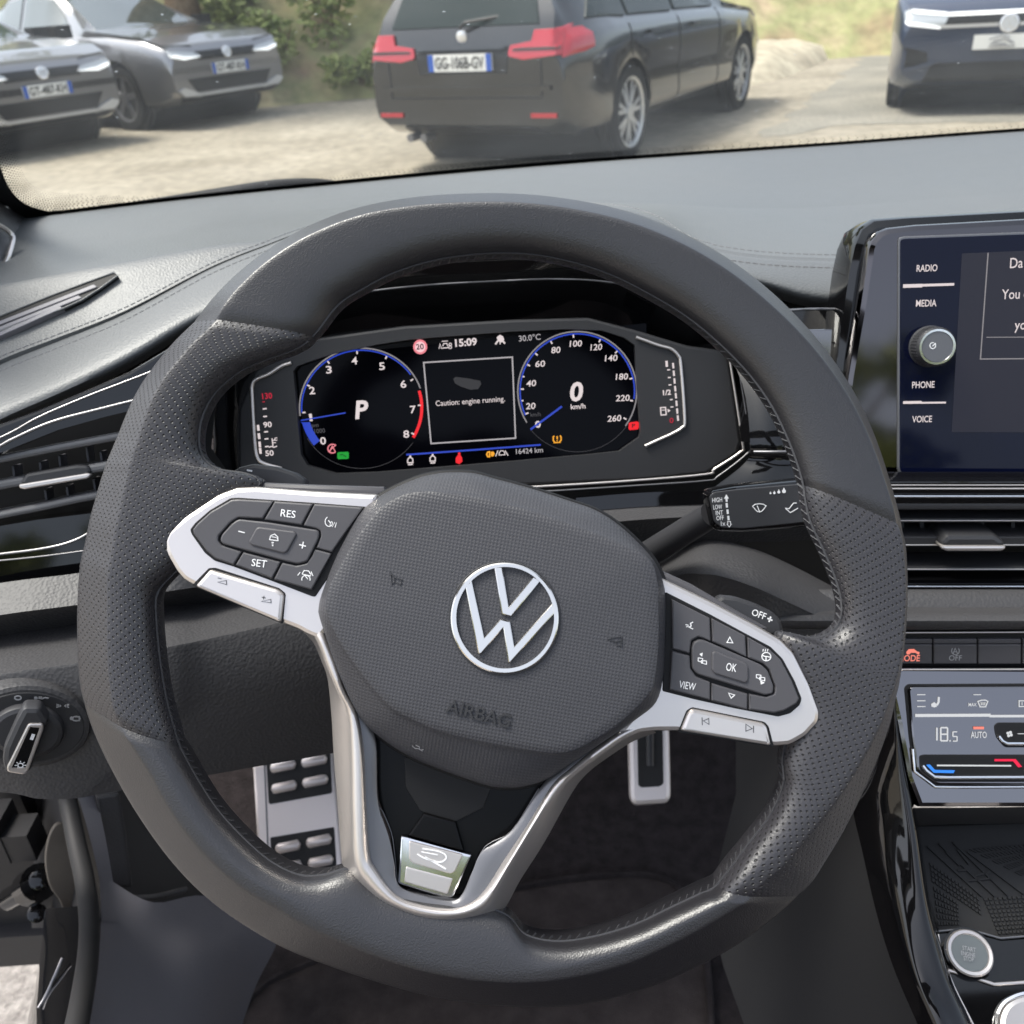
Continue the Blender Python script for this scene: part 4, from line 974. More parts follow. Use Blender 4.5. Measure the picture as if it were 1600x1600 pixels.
def el(c, rx, ry, a0, a1, n=40): return [(c[0] + rx * cos(radians(a0 + (a1 - a0) * k / n)), c[1] - ry * sin(radians(a0 + (a1 - a0) * k / n))) for k in range(n + 1)]
RX, RY = 97, 93
nm_(); mk.line(el(tc_, RX, RY, 188, 19), 2); fl('dial_ring', 'e_dim'); mk.line(el(sc_, 93, 93, 212, -36), 2); fl('dial_ring', 'e_dim')
nm_(.0001); mk.line(el(tc_, RX - 3.2, RY - 3.2, 185, 35), 2); fl('blue_ring', 'e_blue'); mk.line(el(sc_, 89.5, 89.5, 205, -8), 2.2); fl('blue_ring', 'e_blue')
mk.line([(470, 657), (505, 651), (540, 645)], 1.9); mk.fill([(471, 660), (468, 659)] + el(tc_, 96, 94, 194, 219, 14) + el(tc_, 84, 82, 219, 196, 10)); fl('dial_needle', 'e_blue')
mk.line([(829, 671), (855, 652), (878, 635)], 3); fl('dial_needle', 'e_blue'); mk.line([(635, 710.5), (740, 703), (845, 695)], 2.6); fl('blue_line', 'e_blue')
nm_(); mk.line(el(tc_, RX - 3, RY - 2.5, 17, -31), 4.6); fl('red_zone', 'e_red')
mk.fill([(712, 723), (712, 716), (715, 711.5), (719.5, 711), (722, 715), (722.5, 721), (718, 725)]); mk.fill(el((717.5, 709), 2.2, 2.4, 0, 360, 10)[:-1]); fl('seat_belt_lamp', 'e_red')
mk.fill([(982.5, 661), (984, 660), (996, 658.5), (998, 660), (998, 669), (996, 671), (984, 672), (982, 670)]); fl('brake_lamp', 'e_red')
def tick(c, rx, ry, a, l): mk.line([(c[0] + rx * cos(radians(a)), c[1] - ry * sin(radians(a))), (c[0] + (rx - l) * cos(radians(a)), c[1] - (ry - l) * sin(radians(a)))], 2.2)
for a in (185, 156.5, 125, 94.5, 65, 30, 2.5, -28): tick(tc_, 93, 89, a, 5)
for t, x, y in (('2', 483, 616), ('3', 509, 583.5), ('4', 549, 569.5), ('5', 592, 578), ('6', 625.5, 606), ('7', 640.5, 645.5), ('8', 630, 684), ('1', 483.5, 658), ('0', 500, 694.5)):
    w_ = 4.4 if t == '1' else 9; mk.text(t, (x + .7, y), (x + .7 + w_, y - .6), 10.8, .016)
fl('dial_numerals', 'e_white'); mk.text('P', (555, 654), (577, 652.5), 26, .03, .15); fl('gear_letter', 'e_white')
for a in (204, 190, 178, 165, 152, 138, 118, 94, 66, 45, 13, -10, -30): tick(sc_, 88.5, 88.5, a, 5 if a not in (190, 165) else 3)
for t, a, b, hh in (('20', (821.5, 639.5), (837, 638.5), 9.5), ('40', (822.5, 604), (838, 603), 9.5), ('60', (836.5, 573.5), (852, 572.5), 9.5), ('80', (861.5, 552), (876, 551), 9.5), ('100', (890, 542), (909.5, 541), 9.5), ('120', (922.5, 547.5), (941, 546.5), 9.5), ('140', (945, 564.5), (965, 563.5), 9.5), ('180', (962, 593.5), (981.5, 592.5), 9.5), ('220', (962, 627), (984, 626), 9.5), ('260', (949, 659), (971, 657.5), 9.5)): mk.text(t, a, b, hh * .94, .012, .12)
mk.line(el((840.5, 663), 3.2, 4.2, 0, 360, 14)[:-1], 2.4, True); fl('dial_numerals', 'e_white')
mk.text('0', (891.5, 626.5), (912, 625), 27, .03, .15); mk.text('km/h', (892, 639.5), (915, 638), 7.5, .015); fl('speed_lettering', 'e_white')
mk.text('15:09', (711.5, 541.5), (745.5, 539), 10.5, .03); fl('clock_lettering', 'e_white'); mk.text('Caution: engine running.', (681, 634.5), (789, 627), 8, .004); fl('message_lettering', 'e_white')
for x, y in ((641, 720), (676, 717.5)): mk.line([(x - 4, y + 3), (x - 4, y - 2), (x - 1.5, y - 5), (x + 1.5, y - 5), (x + 4, y - 2.5), (x + 4, y + 3)], 1.7, True); mk.line([(x - 3.5, y + 6), (x + 4, y + 5.5)], 2); mk.fill(el((x, y - 7), 1.6, 1.6, 0, 360, 8)[:-1]); fl('door_lamp', 'e_white')
mk.line([(774.5, 713), (778, 704)], 1.4); mk.line([(794, 712), (789, 704)], 1.4); mk.line([(780, 711), (780, 708), (782, 704.5), (786, 704.3), (788.5, 707.5), (789, 710.5)], 1.3, True); fl('lane_lamp', 'e_white')
mk.fill([(776, 527), (781, 523), (786, 525.5), (788, 531), (784, 535), (778, 533)]); mk.line([(774, 538), (778, 532.5)], 2.6); mk.line([(789, 537), (785, 532)], 2.6); mk.line([(781.3, 534), (781.5, 538)], 1.6); fl('road_symbol', 'e_white')
mk.line([(686, 545), (687.5, 537), (690, 545)], 1.3); mk.line([(692, 541), (693, 537), (698, 536.5), (700, 541)], 1.4); mk.line([(691, 544), (701, 543)], 1.6); mk.line(el((703.5, 538), 2, 2, 0, 360, 8)[:-1], 1.2, True); mk.line(el((703.5, 542.5), 2.2, 2.2, 0, 360, 8)[:-1], 1.2, True); mk.line([(690, 533.5), (700, 532.7)], 1.2); fl('car_symbol', 'e_white')
mk.line([(662, 566.5), (800.5, 558), (805.5, 684.5), (673.5, 693)], 2.1, True); fl('message_frame', 'e_grey')
mk.text('30.0°C', (811, 533.5), (845, 530.5), 8.5, .008); fl('temperature_lettering', 'e_grey'); mk.text('16424 km', (806.5, 709.5), (848.5, 706.5), 7.5, .008); fl('odometer_lettering', 'e_grey')
mk.text('rpm', (484, 668), (498, 666.8), 6, .008); mk.text('x1000', (485, 677.5), (508, 676), 6.5, .008); fl('unit_lettering', 'e_faint'); mk.text('km/h', (829, 651), (845, 650), 6, .008); fl('unit_lettering', 'e_faint')
mk.fill([(708, 592), (712, 589), (730, 591), (750, 595), (752, 600), (747, 608), (735, 609), (720, 604), (711, 599)]); fl('faint_symbol', glow('lit_fainter', (.4, .38, .42), .05))
mk.line(el(tc_, RX + 1, RY + 2, -35, -150), .6); fl('faint_ring', 'e_faint'); mk.line(el(sc_, 94, 95, -36, -140), .6); fl('faint_ring', 'e_faint')
mk.fill(el((656.5, 542), 11, 11.5, 0, 360, 24)[:-1], [el((656.5, 542), 8, 8.4, 0, 360, 20)[:-1]]); fl('speed_limit_ring', 'e_pink')
nm_(-.0001); mk.fill(el((656.5, 542), 9, 9.4, 0, 360, 20)[:-1]); fl('speed_limit_disc', glow('lit_rose', (1, .62, .66), .8))
nm_(.0002); mk.text('20', (650.5, 546.3), (662.5, 545.3), 8, .02); fl('speed_limit_number', 'black')
nm_(); mk.line(el((519.5, 701), 7.2, 6.8, 50, 310, 20), 1.8); mk.line([(515, 706), (519, 697), (524, 706)], 1.6); mk.line([(525, 695), (513, 706)], 1.4); fl('start_stop_lamp', 'e_pink')
mk.fill([(527, 708), (529, 706.5), (543, 706), (545, 707.5), (545, 715.5), (543, 717), (529, 717.5), (527, 716)]); fl('green_lamp', 'e_green')
nm_(.0002); mk.line([(531, 711), (535, 710), (541, 714)], 1.2); fl('lamp_symbol', 'black'); mk.text('P', (987.5, 668), (992.5, 667.7), 5.5, .02); fl('lamp_symbol', 'black')
nm_(); mk.line([(867, 691.5), (864.5, 688), (864.5, 683), (866, 681)], 2); mk.line([(874, 691.3), (876.8, 687.5), (876.5, 682.5), (875, 680.5)], 2); mk.line([(865, 691.7), (876, 691)], 1.7); mk.line([(870.5, 681.5), (870.7, 686.5)], 2.2); mk.line([(870.7, 688), (870.8, 689.3)], 2.2); fl('tyre_lamp', 'e_amber')
mk.line([(765, 706), (762, 706.5), (760.5, 710), (762, 713.5), (765, 713.5)], 2.2, True); mk.fill([(767, 706), (771, 705.5), (773, 709), (771, 713), (767, 713)]); fl('fog_lamp_sign', 'e_amber')
# side gauges printed on the bezel: temperature at the left, fuel at the right
pwire('gauge_frame', CP, .001, [(455, 567), (440, 572), (421, 584), (400, 593), (394, 602), (394, 620), (398, 690), (402, 714), (412, 724), (440, 732)], 3.0, M['satin'], cl, 5)
pwire('gauge_frame', CP, .0008, [(994, 527), (1030, 540), (1048, 545), (1060, 556), (1064, 572), (1070, 655), (1066, 668), (1050, 678), (1030, 687), (1008, 697)], 2.6, M['satin'], cl, 5)
mk = Marks(CP, .0003); 
for y in (639, 651, 675, 686, 698): mk.line([(410.5 + (y - 639) * .06, y), (416.5 + (y - 639) * .06, y - .6)], 2)
mk.text('90', (412, 668), (425, 667), 8, .02); mk.text('50', (415, 712.5), (428, 711.5), 8, .02)
for y0 in (664, 677, 690, 700): mk.line([(403 + (y0 - 664) * .09, y0), (404 + (y0 - 664) * .09, y0 + 9)], 3.6)
mk.line([(425, 685), (426.5, 697)], 1.6); mk.line([(426, 688), (431, 687.5)], 1.4); mk.line([(426.3, 692), (431, 691.5)], 1.4); mk.line([(420, 699), (424, 697.5), (428, 699), (433, 697)], 1.6); mk.line(el((431.5, 686), 2.2, 2, 40, 320, 10), 1.1)
mk.build('temperature_gauge', M['e_white'], cl)
mk.text('1', (1040.2, 573), (1043.8, 572.7), 8.5, .03); mk.text('1/2', (1036, 617.5), (1048.5, 616.5), 7.5, .03)
for k, y0 in enumerate((567, 579, 591, 603, 614, 626, 638, 649)): mk.line([(1051.5 + k * 1.05, y0), (1052.3 + k * 1.05, y0 + 8.5)], 2.8)
for y in (578, 590, 601.5, 624.5, 636): mk.line([(1042.5 + (y - 578) * .09, y), (1047 + (y - 578) * .09, y - .3)], 1.8)
mk.line([(1032, 637), (1040, 636.5), (1041, 648), (1033, 648.5)], 1.8, True); mk.line([(1033.5, 641), (1040, 640.6)], 1.2); mk.fill([(1043, 639), (1048, 641.5), (1043.5, 644.5)])
mk.build('fuel_gauge', M['e_white'], cl)
mk = Marks(CP, .0003); mk.text('130', (410, 623.5), (425.5, 622.5), 8.5, .02); mk.line([(410, 628), (414, 627.7)], 1.2); mk.build('red_mark', glow('lit_dim_red', (.8, .01, .05), .5), cl); mk.text('0', (1046.5, 661), (1052.5, 660.5), 7.5, .01); mk.build('red_mark', bpy.data.materials['lit_dim_red'], cl)
# gloss trim right of the cluster and small chrome block
gt = thing('dash_trim', 'piano black trim panel between the cluster and the touch screen', 'trim panel', tuple(pd(1200, 640, .63)))
mb = loft_smooth([[(1120, 520, .655), (1200, 495, .65), (1300, 478, .655), (1400, 475, .66)], [(1160, 600, .635), (1210, 590, .63), (1290, 580, .635), (1400, 575, .64)], [(1172, 690, .625), (1220, 690, .62), (1300, 690, .625), (1400, 690, .63)], [(1165, 722, .63), (1220, 720, .625), (1300, 720, .63), (1400, 720, .63)], [(1110, 766, .62), (1200, 762, .62), (1300, 757, .62), (1400, 752, .63)]], 6, 4); mb.build('panel', M['gloss'], gt, 60)
P_ = Plane(pd(1285, 540, .605), 18, 4)
slab('chrome_block', P_, [(1258, 515), (1301, 514), (1298, 560), (1286, 560)], -.01, 0, .001, M['smoked'], gt, r=2)
wire('chrome_line', [(1225, 485, .63), (1270, 483, .63), (1312, 483, .63)], .0009, M['satin_dark'], gt)
wire('chrome_line', [(1178, 706, .618), (1215, 706, .612), (1260, 705, .612)], .0009, M['satin_dark'], gt)
# ---------------- wiper stalk
ST = Plane(pd(1180, 795, .525), 24, 0)
st = thing('wiper_stalk', 'black wiper stalk with HIGH LOW INT OFF markings behind the wheel rim', 'stalk', tuple(ST.o))
slab('head', ST, [(1106, 772), (1112, 765), (1147, 759), (1240, 750), (1300, 745), (1305, 818), (1240, 826), (1162, 832), (1124, 831), (1112, 822)], -.014, .0, .004, M['gloss'], st, r=6)
slab('face', ST, [(1109, 775), (1116, 769), (1147, 765), (1240, 757), (1300, 752), (1302, 811), (1240, 818), (1162, 826), (1128, 825), (1116, 816)], -.002, .0006, .0005, M['key'], st, r=5)
mb = MB(); a, b = pd(990, 880, .60), pd(1112, 804, .535); mb.tube([a, a + (b - a) * .5, b], [.0085, .008, .0075], 14); mb.build('arm', M['key'], st, 60)
mk = Marks(ST, .0009)
for t, a, b in (('HIGH', (1113, 785), (1128.5, 784)), ('LOW', (1114.5, 796), (1128.5, 795)), ('INT', (1118.5, 805), (1130, 804)), ('OFF', (1119.5, 813), (1131, 812.3)), ('1x', (1126.5, 821.5), (1133.5, 821))): mk.text(t, a, b, 6.8, .012)
mk.fill([(1135, 772.5), (1139, 779), (1136.8, 779), (1137, 784), (1134, 784), (1133.6, 779), (1131, 779.5)])
for y in (786, 796, 806): mk.line([(1135.3 + (y - 786) * .13, y), (1136 + (y - 786) * .13, y + 7)], 3.2)
mk.line([(1137, 815), (1141.5, 815), (1141.5, 819), (1143, 819), (1139.5, 823.5), (1136, 819), (1137.2, 819)], 1.1, True)
mk.line([(1176, 791), (1180, 788), (1187, 787), (1193, 788), (1197, 790.5), (1193, 796), (1190, 799), (1184, 799.5), (1181, 797)], 1.4, True); mk.line([(1183, 790), (1187.5, 801)], 1.3)
for x, y, r in ((1204, 770.5, 1.5), (1210, 770, 1.9), (1217, 768.5, 2.3), (1225, 767, 3)): mk.fill([(x, y - r * 1.7)] + el((x, y + r * .2), r, r, 60, -240, 12))
mk.line([(1227, 794), (1233, 795), (1240, 786), (1245, 786)], 1.4); mk.line([(1227, 794), (1235, 801), (1247, 794)], 1.4)
mk.build('markings', M['white'], st)
ml = MB()
for c in ((1033, 865, 5.5), (1048, 853.5, 4.5), (1066, 846, 6.5), (1101, 829, 4)):
    q = [pd(c[0] + c[2] * cos(t * pi / 8), c[1] + c[2] * sin(t * pi / 8), .5725 - (c[0] - 1033) * .00046) for t in range(16)]; ml.tube(q, .0004, 4, True)
ml.build('embossed_symbol', M['dark_print'], st, 0)
# ================================================================== STEERING WHEEL
WP = Plane(pd(767, 950, .43), 31, 0)
sw = thing('steering_wheel', 'flat bottomed leather steering wheel with silver spokes and a round badge', 'steering wheel', tuple(WP.o))
PX = 1 / 3490.0
TOP = [(300, 503, 497, 530), (345, 450, 535, 482), (400, 402, 575, 456), (470, 358, 622, 432), (550, 326, 680, 414), (640, 308, 735, 405), (740, 301, 790, 402), (830, 303, 845, 406), (920, 315, 900, 418), (1000, 335, 955, 437), (1080, 369, 1012, 466), (1150, 411, 1068, 500), (1215, 463, 1120, 543), (1275, 526, 1165, 590), (1325, 595, 1200, 640), (1362, 667, 1225, 692), (1390, 748, 1240, 733), (1412, 832, 1246, 757)]
RGT = [(1412, 832, 1246, 757), (1417, 880, 1256, 810), (1418, 930, 1280, 862), (1416, 975, 1300, 910), (1412, 1020, 1308, 952), (1408, 1050, 1297, 980), (1406, 1062, 1262, 994), (1404, 1074, 1212, 987), (1400, 1090, 1215, 1030), (1394, 1120, 1228, 1060), (1382, 1160, 1238, 1100), (1365, 1205, 1222, 1150), (1345, 1250, 1216, 1185), (1320, 1300, 1219, 1218), (1293, 1345, 1200, 1265), (1272, 1378, 1165, 1312), (1250, 1400, 1116, 1376)]
BOT = [(1250, 1400, 1116, 1376), (1215, 1432, 1090, 1390), (1160, 1474, 1045, 1411), (1100, 1508, 990, 1437), (1030, 1540, 930, 1455), (960, 1562, 870, 1463), (890, 1574, 820, 1452), (820, 1576, 790, 1420), (740, 1570, 730, 1400), (660, 1556, 660, 1390), (590, 1537, 600, 1375), (520, 1514, 550, 1350), (450, 1487, 508, 1360), (390, 1454, 470, 1360), (330, 1412, 425, 1338), (280, 1364, 380, 1298), (235, 1307, 342, 1255), (192, 1240, 310, 1205), (152, 1163, 294, 1175), (128, 1097, 286, 1157)]
LFT = [(128, 1097, 286, 1157), (120, 1045, 268, 1095), (118, 985, 257, 1030), (119, 930, 251, 965), (123, 880, 254, 925), (130, 850, 290, 885), (138, 810, 320, 840), (147, 778, 350, 805), (155, 750, 385, 785), (160, 735, 416, 756), (165, 720, 394, 742), (171, 706, 350, 735), (176, 694, 326, 718), (182, 680, 318, 695), (192, 655, 323, 655), (205, 625, 345, 615), (222, 595, 385, 582), (243, 566, 425, 565), (268, 536, 468, 550), (300, 503, 497, 530)]
PROF = [(-1.0, .0), (-.97, .30), (-.86, .62), (-.66, .82), (-.35, .94), (-.02, 1.0), (.14, 1.0), (.22, .98), (.28, .92), (.36, .83), (.6, .54), (.82, .26), (.94, .08), (1.0, -.14), (.96, -.42), (.82, -.72), (.5, -.92), (0, -1.0), (-.5, -.92), (-.82, -.66), (-.96, -.34)]
PROF = [tuple(v) for v in cr(PROF, 3)]
TH = .0150
RIDGE = {'TOP': [45, 40, 36, 35, 34, 34, 34, 34, 35, 36, 36, 36, 36, 34, 32, 30, 28, 26], 'RGT': [26, 24, 23, 23, 23, 24, 25, 26, 28, 32, 38, 45, 52, 60, 68, 74, 78], 'BOT': [78, 78, 76, 74, 72, 70, 66, 62, 60, 60, 62, 66, 70, 74, 76, 78, 78, 76, 74, 72], 'LFT': [72, 72, 72, 72, 70, 68, 66, 64, 62, 60, 58, 56, 55, 54, 52, 50, 48, 47, 46, 45]}
def rim_section(sts, name, m, label, rk):
    S = cr([tuple(s) for s in sts], 7, False) if False else None
    # Catmull-Rom through the stations, running on into the neighbouring sections
    P = [list(s) + [w_] for s, w_ in zip(sts, RIDGE[rk])]; order = ['TOP', 'RGT', 'BOT', 'LFT']; allst = {'TOP': TOP, 'RGT': RGT, 'BOT': BOT, 'LFT': LFT}
    pv, nx = order[(order.index(rk) - 1) % 4], order[(order.index(rk) + 1) % 4]
    before = list(allst[pv][-2]) + [RIDGE[pv][-2]]; after = list(allst[nx][1]) + [RIDGE[nx][1]]; Pext = [before] + P + [after]; out_ = []
    for i in range(1, len(Pext) - 2):
        p0, p1, p2, p3 = Pext[i - 1:i + 3]
        for k in range(8):
            t = k / 8; out_.append([.5 * (2 * b + (c - a) * t + (2 * a - 5 * b + 4 * c - d) * t * t + (3 * b - a - 3 * c + d) * t ** 3) for a, b, c, d in zip(p0, p1, p2, p3)])
    out_.append(P[-1])
    edge_t = [[(y - x) for x, y in zip(before, P[1])], [(y - x) for x, y in zip(P[-2], after)]]
    rows, uvs = [], []; run = 0; prev = None; n = len(out_); pitch = .0026
    for i, (xo, yo, xi, yi, rp_) in enumerate(out_):
        o_, i_ = WP.px(xo, yo), WP.px(xi, yi); c = (o_ + i_) / 2; w2 = (o_ - i_).length / 2; e = (o_ - i_).normalized()
        if prev is not None: run += (c - prev).length
        prev = c
        dist = min(i, n - 1 - i); k = 1 - .02 * max(0, 1 - dist / 3.0) ** 1.5; kk = 1 - .09 * max(0, 1 - dist / 3.0) ** 1.5
        j0_, j1_ = max(0, i - 1), min(n - 1, i + 1); tg = (WP.px(*out_[j1_][:2]) - WP.px(*out_[j0_][:2])).normalized()
        if i in (0, n - 1): et = edge_t[0 if i == 0 else 1]; tg = (WP.px(xo + et[0] * .1, yo + et[1] * .1) - WP.px(xo, yo)).normalized()
        no_ = V((-tg.y, tg.x))
        if no_.dot(e) < 0: no_ = -no_
        wn = min(w2 * 1.55, rp_ / .78 * PX); sh = 1 - k
        oo = o_ - e * (sh * w2 * .8); L_ = w2 * 2; mid = o_ - e * min(.86 * L_, wn / max(.35, e.dot(no_))); ii = i_ + e * (sh * w2 * .8)
        row = [WP.w(*(mid + (oo - mid) * r if r > 0 else mid + (ii - mid) * -r), h * TH * kk) for r, h in PROF]
        rows.append(row)
        arc = [0]
        for j in range(len(row)): arc.append(arc[-1] + (row[(j + 1) % len(row)] - row[j]).length)
        # physical distance across and along, in dot pitches
        j0 = arc[len(row) // 4]
        uvs.append([((run) / pitch, (a - j0) / pitch) for a in arc])
    mb = MB(); mb.grid(rows, closed=True, uvs=uvs); mb.fan(rows[0]); mb.fan(rows[-1], True)
    return mb.build(name, m, sw, 50, label), rows
rim = {}
for nm, st_, m, lb in (('top_leather', TOP, 'leather', None), ('grip_leather', RGT, 'perf', 'perforated leather grip by the wiper stalk'), ('bottom_leather', BOT, 'leather', None), ('grip_leather', LFT, 'perf', 'perforated leather grip by the side air vent')):
    o, rows = rim_section(st_, nm, M[m], lb, {id(TOP): 'TOP', id(RGT): 'RGT', id(BOT): 'BOT', id(LFT): 'LFT'}[id(st_)]); rim[nm + str(len(rim))] = rows
# cross stitching along the inner edge
mb = MB(); ring = []
for k in ('top_leather0', 'grip_leather1', 'bottom_leather2', 'grip_leather3'): ring += rim[k][:-1]
ia, ib, ic = 2, 5, 58                                         # profile indices on the inner edge, front and back
path = [(r[3], r[0], r[len(r) - 3]) for r in ring]
acc = 0; last = 0; side = 0
step = .0030
for i in range(1, len(path)):
    acc += (path[i][1] - path[i - 1][1]).length
    if acc >= step and (path[i][1] - path[last][1]).length < .012:
        a, b = path[last], path[i]; cen = WP.w(*WP.uv(a[1]), 0)
        d = (a[0] - a[2]).normalized()
        f0 = a[0] + WP.n * .0003; f1 = b[0] + WP.n * .0003
        m0 = a[1]; m1 = b[1]
        q = (f0 + f1) / 2
        mb.tube([f0, f1], .0006, 4); mb.tube([f1 + (m1 - f1) * .1, m1 * .5 + m0 * .5], .0005, 4)
        last = i; acc = 0
    elif acc >= step: last = i; acc = 0
mb.build('stitching', M['thread'], sw, 0)
# seams between smooth and perforated leather are the sunk ends; a dark core fills them
mb = MB(); rows = [[p + (WP.w(*WP.uv(p), 0) - p) * .1 + (WP.w(*((WP.uv(r[0]) + WP.uv(r[30])) / 2), 0) - p) * .1 for p in r] for r in ring]
mb.grid(rows + [rows[0]], closed=True); mb.build('core', M['black'], sw, 60)

# ---- black carrier behind the airbag
AIR = Z(480, 700, 2.667, [(620, 98), (700, 103), (800, 130), (930, 165), (1100, 220), (1200, 255), (1290, 310), (1380, 390), (1450, 470), (1490, 560), (1500, 640), (1497, 800), (1490, 950), (1460, 1060), (1380, 1130), (1250, 1220), (1100, 1320), (1000, 1385), (900, 1415), (830, 1420), (750, 1410), (600, 1360), (450, 1300), (330, 1230), (220, 1130), (130, 950), (50, 720), (42, 660), (60, 590), (120, 440), (200, 290), (240, 240), (330, 180), (450, 125), (540, 103)])
CRE = [(655, 768), (742, 776), (800, 790), (855, 806), (915, 827), (967, 848), (1012, 872), (1026, 905), (1028, 950), (1028, 1000), (1024, 1050), (1014, 1085), (967, 1131), (925, 1158), (892, 1174), (855, 1176), (780, 1165), (735, 1155), (686, 1142), (645, 1124), (611, 1105), (575, 1066), (535, 1010), (512, 962), (513, 925), (535, 880), (565, 830), (600, 790)]
slab('carrier', WP, [(775 + (x - 775) * 1.016, 980 + (y - 980) * 1.016) for x, y in AIR], -.03, .006, .002, M['black'], sw, spline=3)
# ---- airbag cover: skirt, rolled edge, facet to the crease, softly domed middle
A2 = cr(AIR, 8); C2 = cr(CRE, 8)
cx, cy = 775, 985
def polar(P, h):
    """resample an outline by angle"""
    Q = [(q.x - cx, q.y - cy) for q in P]; o = []
    for k in range(180):
        a = 2 * pi * k / 180; d = (cos(a), sin(a)); best = 0
        for i in range(len(Q)):
            x1, y1 = Q[i - 1]; x2, y2 = Q[i]; ex, ey = x2 - x1, y2 - y1; det = d[0] * -ey + ex * d[1]
            if abs(det) < 1e-9: continue
            t = (x1 * -ey + ex * y1) / det; s = (d[0] * y1 - d[1] * x1) / det
            if t > 0 and -1e-6 <= s <= 1 + 1e-6: best = max(best, t)
        o.append(WP.px(cx + d[0] * best, cy + d[1] * best, h))
    return o
PA, PC = polar(A2, .012), polar(C2, .0255)
cen = WP.px(cx, cy, .03)
def mixp(P, Q, t): return [p * (1 - t) + q * t for p, q in zip(P, Q)]
def scal(P, k): return [cen + (p - cen) * k for p in P]
rings = [(scal(PA, .985), -.012), (PA, .004), (scal(PA, .998), .0095), (scal(PA, .988), .0135), (mixp(scal(PA, .988), PC, .12), .0158)] + [(mixp(scal(PA, .988), PC, t), .0158 + (.0262 - .0158) * ((t - .12) / .88) ** .8) for t in (.35, .6, .85, .96)] + [(PC, .0268), (scal(PC, .985), .0273)]
for k in (.92, .84, .74, .6, .45, .3, .15): rings.append((scal(PC, k), .0273 + .0026 * (1 - k * k)))
pitch = .0015
mb = MB(); R = [[WP.w(p.x, p.y, h) for p in P] for P, h in rings]; U = [[((p.x * .9689 - p.y * .2474) / pitch, (p.x * .2474 + p.y * .9689) / pitch) for p in P + P[:1]] for P, h in rings]
mb.grid(R, closed=True, uvs=U)
c_ = mb.add(WP.w(cen.x, cen.y, .0300)); b_ = len(R[-1]); s0 = (len(R) - 1) * b_
for j in range(b_): mb.face(s0 + j, s0 + (j + 1) % b_, c_, uv=[U[-1][j], U[-1][j + 1], ((cen.x * .9689 - cen.y * .2474) / pitch, (cen.x * .2474 + cen.y * .9689) / pitch)])
air = mb.build('airbag_cover', M['airbag'], sw, 50)
airb = BVHTree.FromPolygons([tuple(p) for p in mb.v], mb.f)
def air_h(x, y):
    D = ray(x, y); h = airb.ray_cast(CAM, D.normalized()); return (h[0] - WP.o).dot(WP.n) if h[0] else .03
mk = Marks(WP, air_h(748, 1118) + .0002, .0004); mk.text('AIRBAG', (696, 1111.5), (794.5, 1137), 20, .008, wall=True)
mk.build('lettering', M['emboss'], air, on=airb, lift=.0008)
for nm, pts in (('horn_symbol', [[(610, 894), (612, 914)], [(610, 896), (616, 902), (616, 910), (611, 912)], [(616, 902), (629, 906)], [(617, 909), (625, 914), (627, 910), (626, 906)]]), ('horn_symbol', [[(949, 999), (960, 996), (972, 995)], [(972, 995), (971, 1012)], [(951, 1000), (962, 1003), (970, 1001)], [(962, 1003), (964, 1009), (969, 1008)]])):
    mk = Marks(WP, air_h(pts[0][0][0] + 8, pts[0][0][1] + 8) + .0004, .0004)
    for l in pts: mk.line(l, 1.0)
    mk.build(nm, M['emboss'], air, on=airb)
mk = Marks(WP, air_h(652, 1168) + .0003, .0003); mk.line([(644, 1165), (648, 1170), (655, 1170), (660, 1174)], 1.2); mk.line([(650, 1164), (656, 1167), (655, 1172)], 1); mk.line([(658, 1172), (662, 1171)], 1.2); mk.build('symbol', M['grey_print'], air, on=airb)
# ---- badge
EH = air_h(789, 966) + .0002
k8 = lambda pts: Z(690, 870, 8, pts)
bp = Plane(WP.w(*WP.px(789, 966, EH), EH), 31, 0); bp.o = WP.w(*WP.px(789, 966, EH), EH); bp.n, bp.u, bp.v = WP.n, WP.u, WP.v
em = slab('badge', bp, ell(788.5, 966, 85, 87.5, 72), -.002, .0010, .0007, M['badge'], air, holes=[ell(789.3, 965.2, 76.5, 79.5, 72)])
slab('badge_recess', bp, ell(788.5, 966, 88, 90, 72), -.002, -.0002, .0003, M['emboss'], em, holes=[ell(788.7, 966, 84, 86.5, 72)])
slab('badge_letter', bp, k8([(655, 125), (760, 120), (838, 625), (1150, 240), (1232, 305), (872, 752), (752, 718)]), -.001, .0010, .0005, M['badge'], em)
slab('badge_letter', bp, k8([(375, 285), (532, 1002), (735, 775), (858, 808), (908, 1115), (1385, 580), (1415, 705), (855, 1330), (832, 1318), (770, 895), (490, 1220), (455, 1208), (300, 400), (290, 370)]), -.001, .0010, .0005, M['badge'], em)
# ---- silver spokes
LS = [(590, 772), (490, 767), (400, 760), (370, 761), (340, 772), (290, 805), (261, 829), (254, 845), (260, 867), (275, 893), (286, 906), (300, 914), (365, 942), (440, 974), (464, 983), (480, 992), (500, 1000), (512, 985), (545, 900), (590, 820)]
RS = [(1030, 901), (1110, 939), (1179, 975), (1219, 998), (1241, 1020), (1266, 1070), (1282, 1114), (1280, 1129), (1260, 1151), (1235, 1165), (1210, 1167), (1116, 1153), (1060, 1143), (1025, 1143), (1000, 1146), (980, 1155), (960, 1150), (985, 1120), (1010, 1060), (1015, 980)]
lsp = slab('spoke', WP, LS, -.004, .0128, .0022, M['satin'], sw, r=6, label='silver spoke with cruise control buttons')
rsp = slab('spoke', WP, RS, -.004, .0128, .0022, M['satin'], sw, r=6, label='silver spoke with menu buttons')
slab('spoke_back', WP, [(405, 753), (500, 757), (600, 760), (610, 780), (500, 790), (400, 785)], -.012, .003, .002, M['button'], sw)
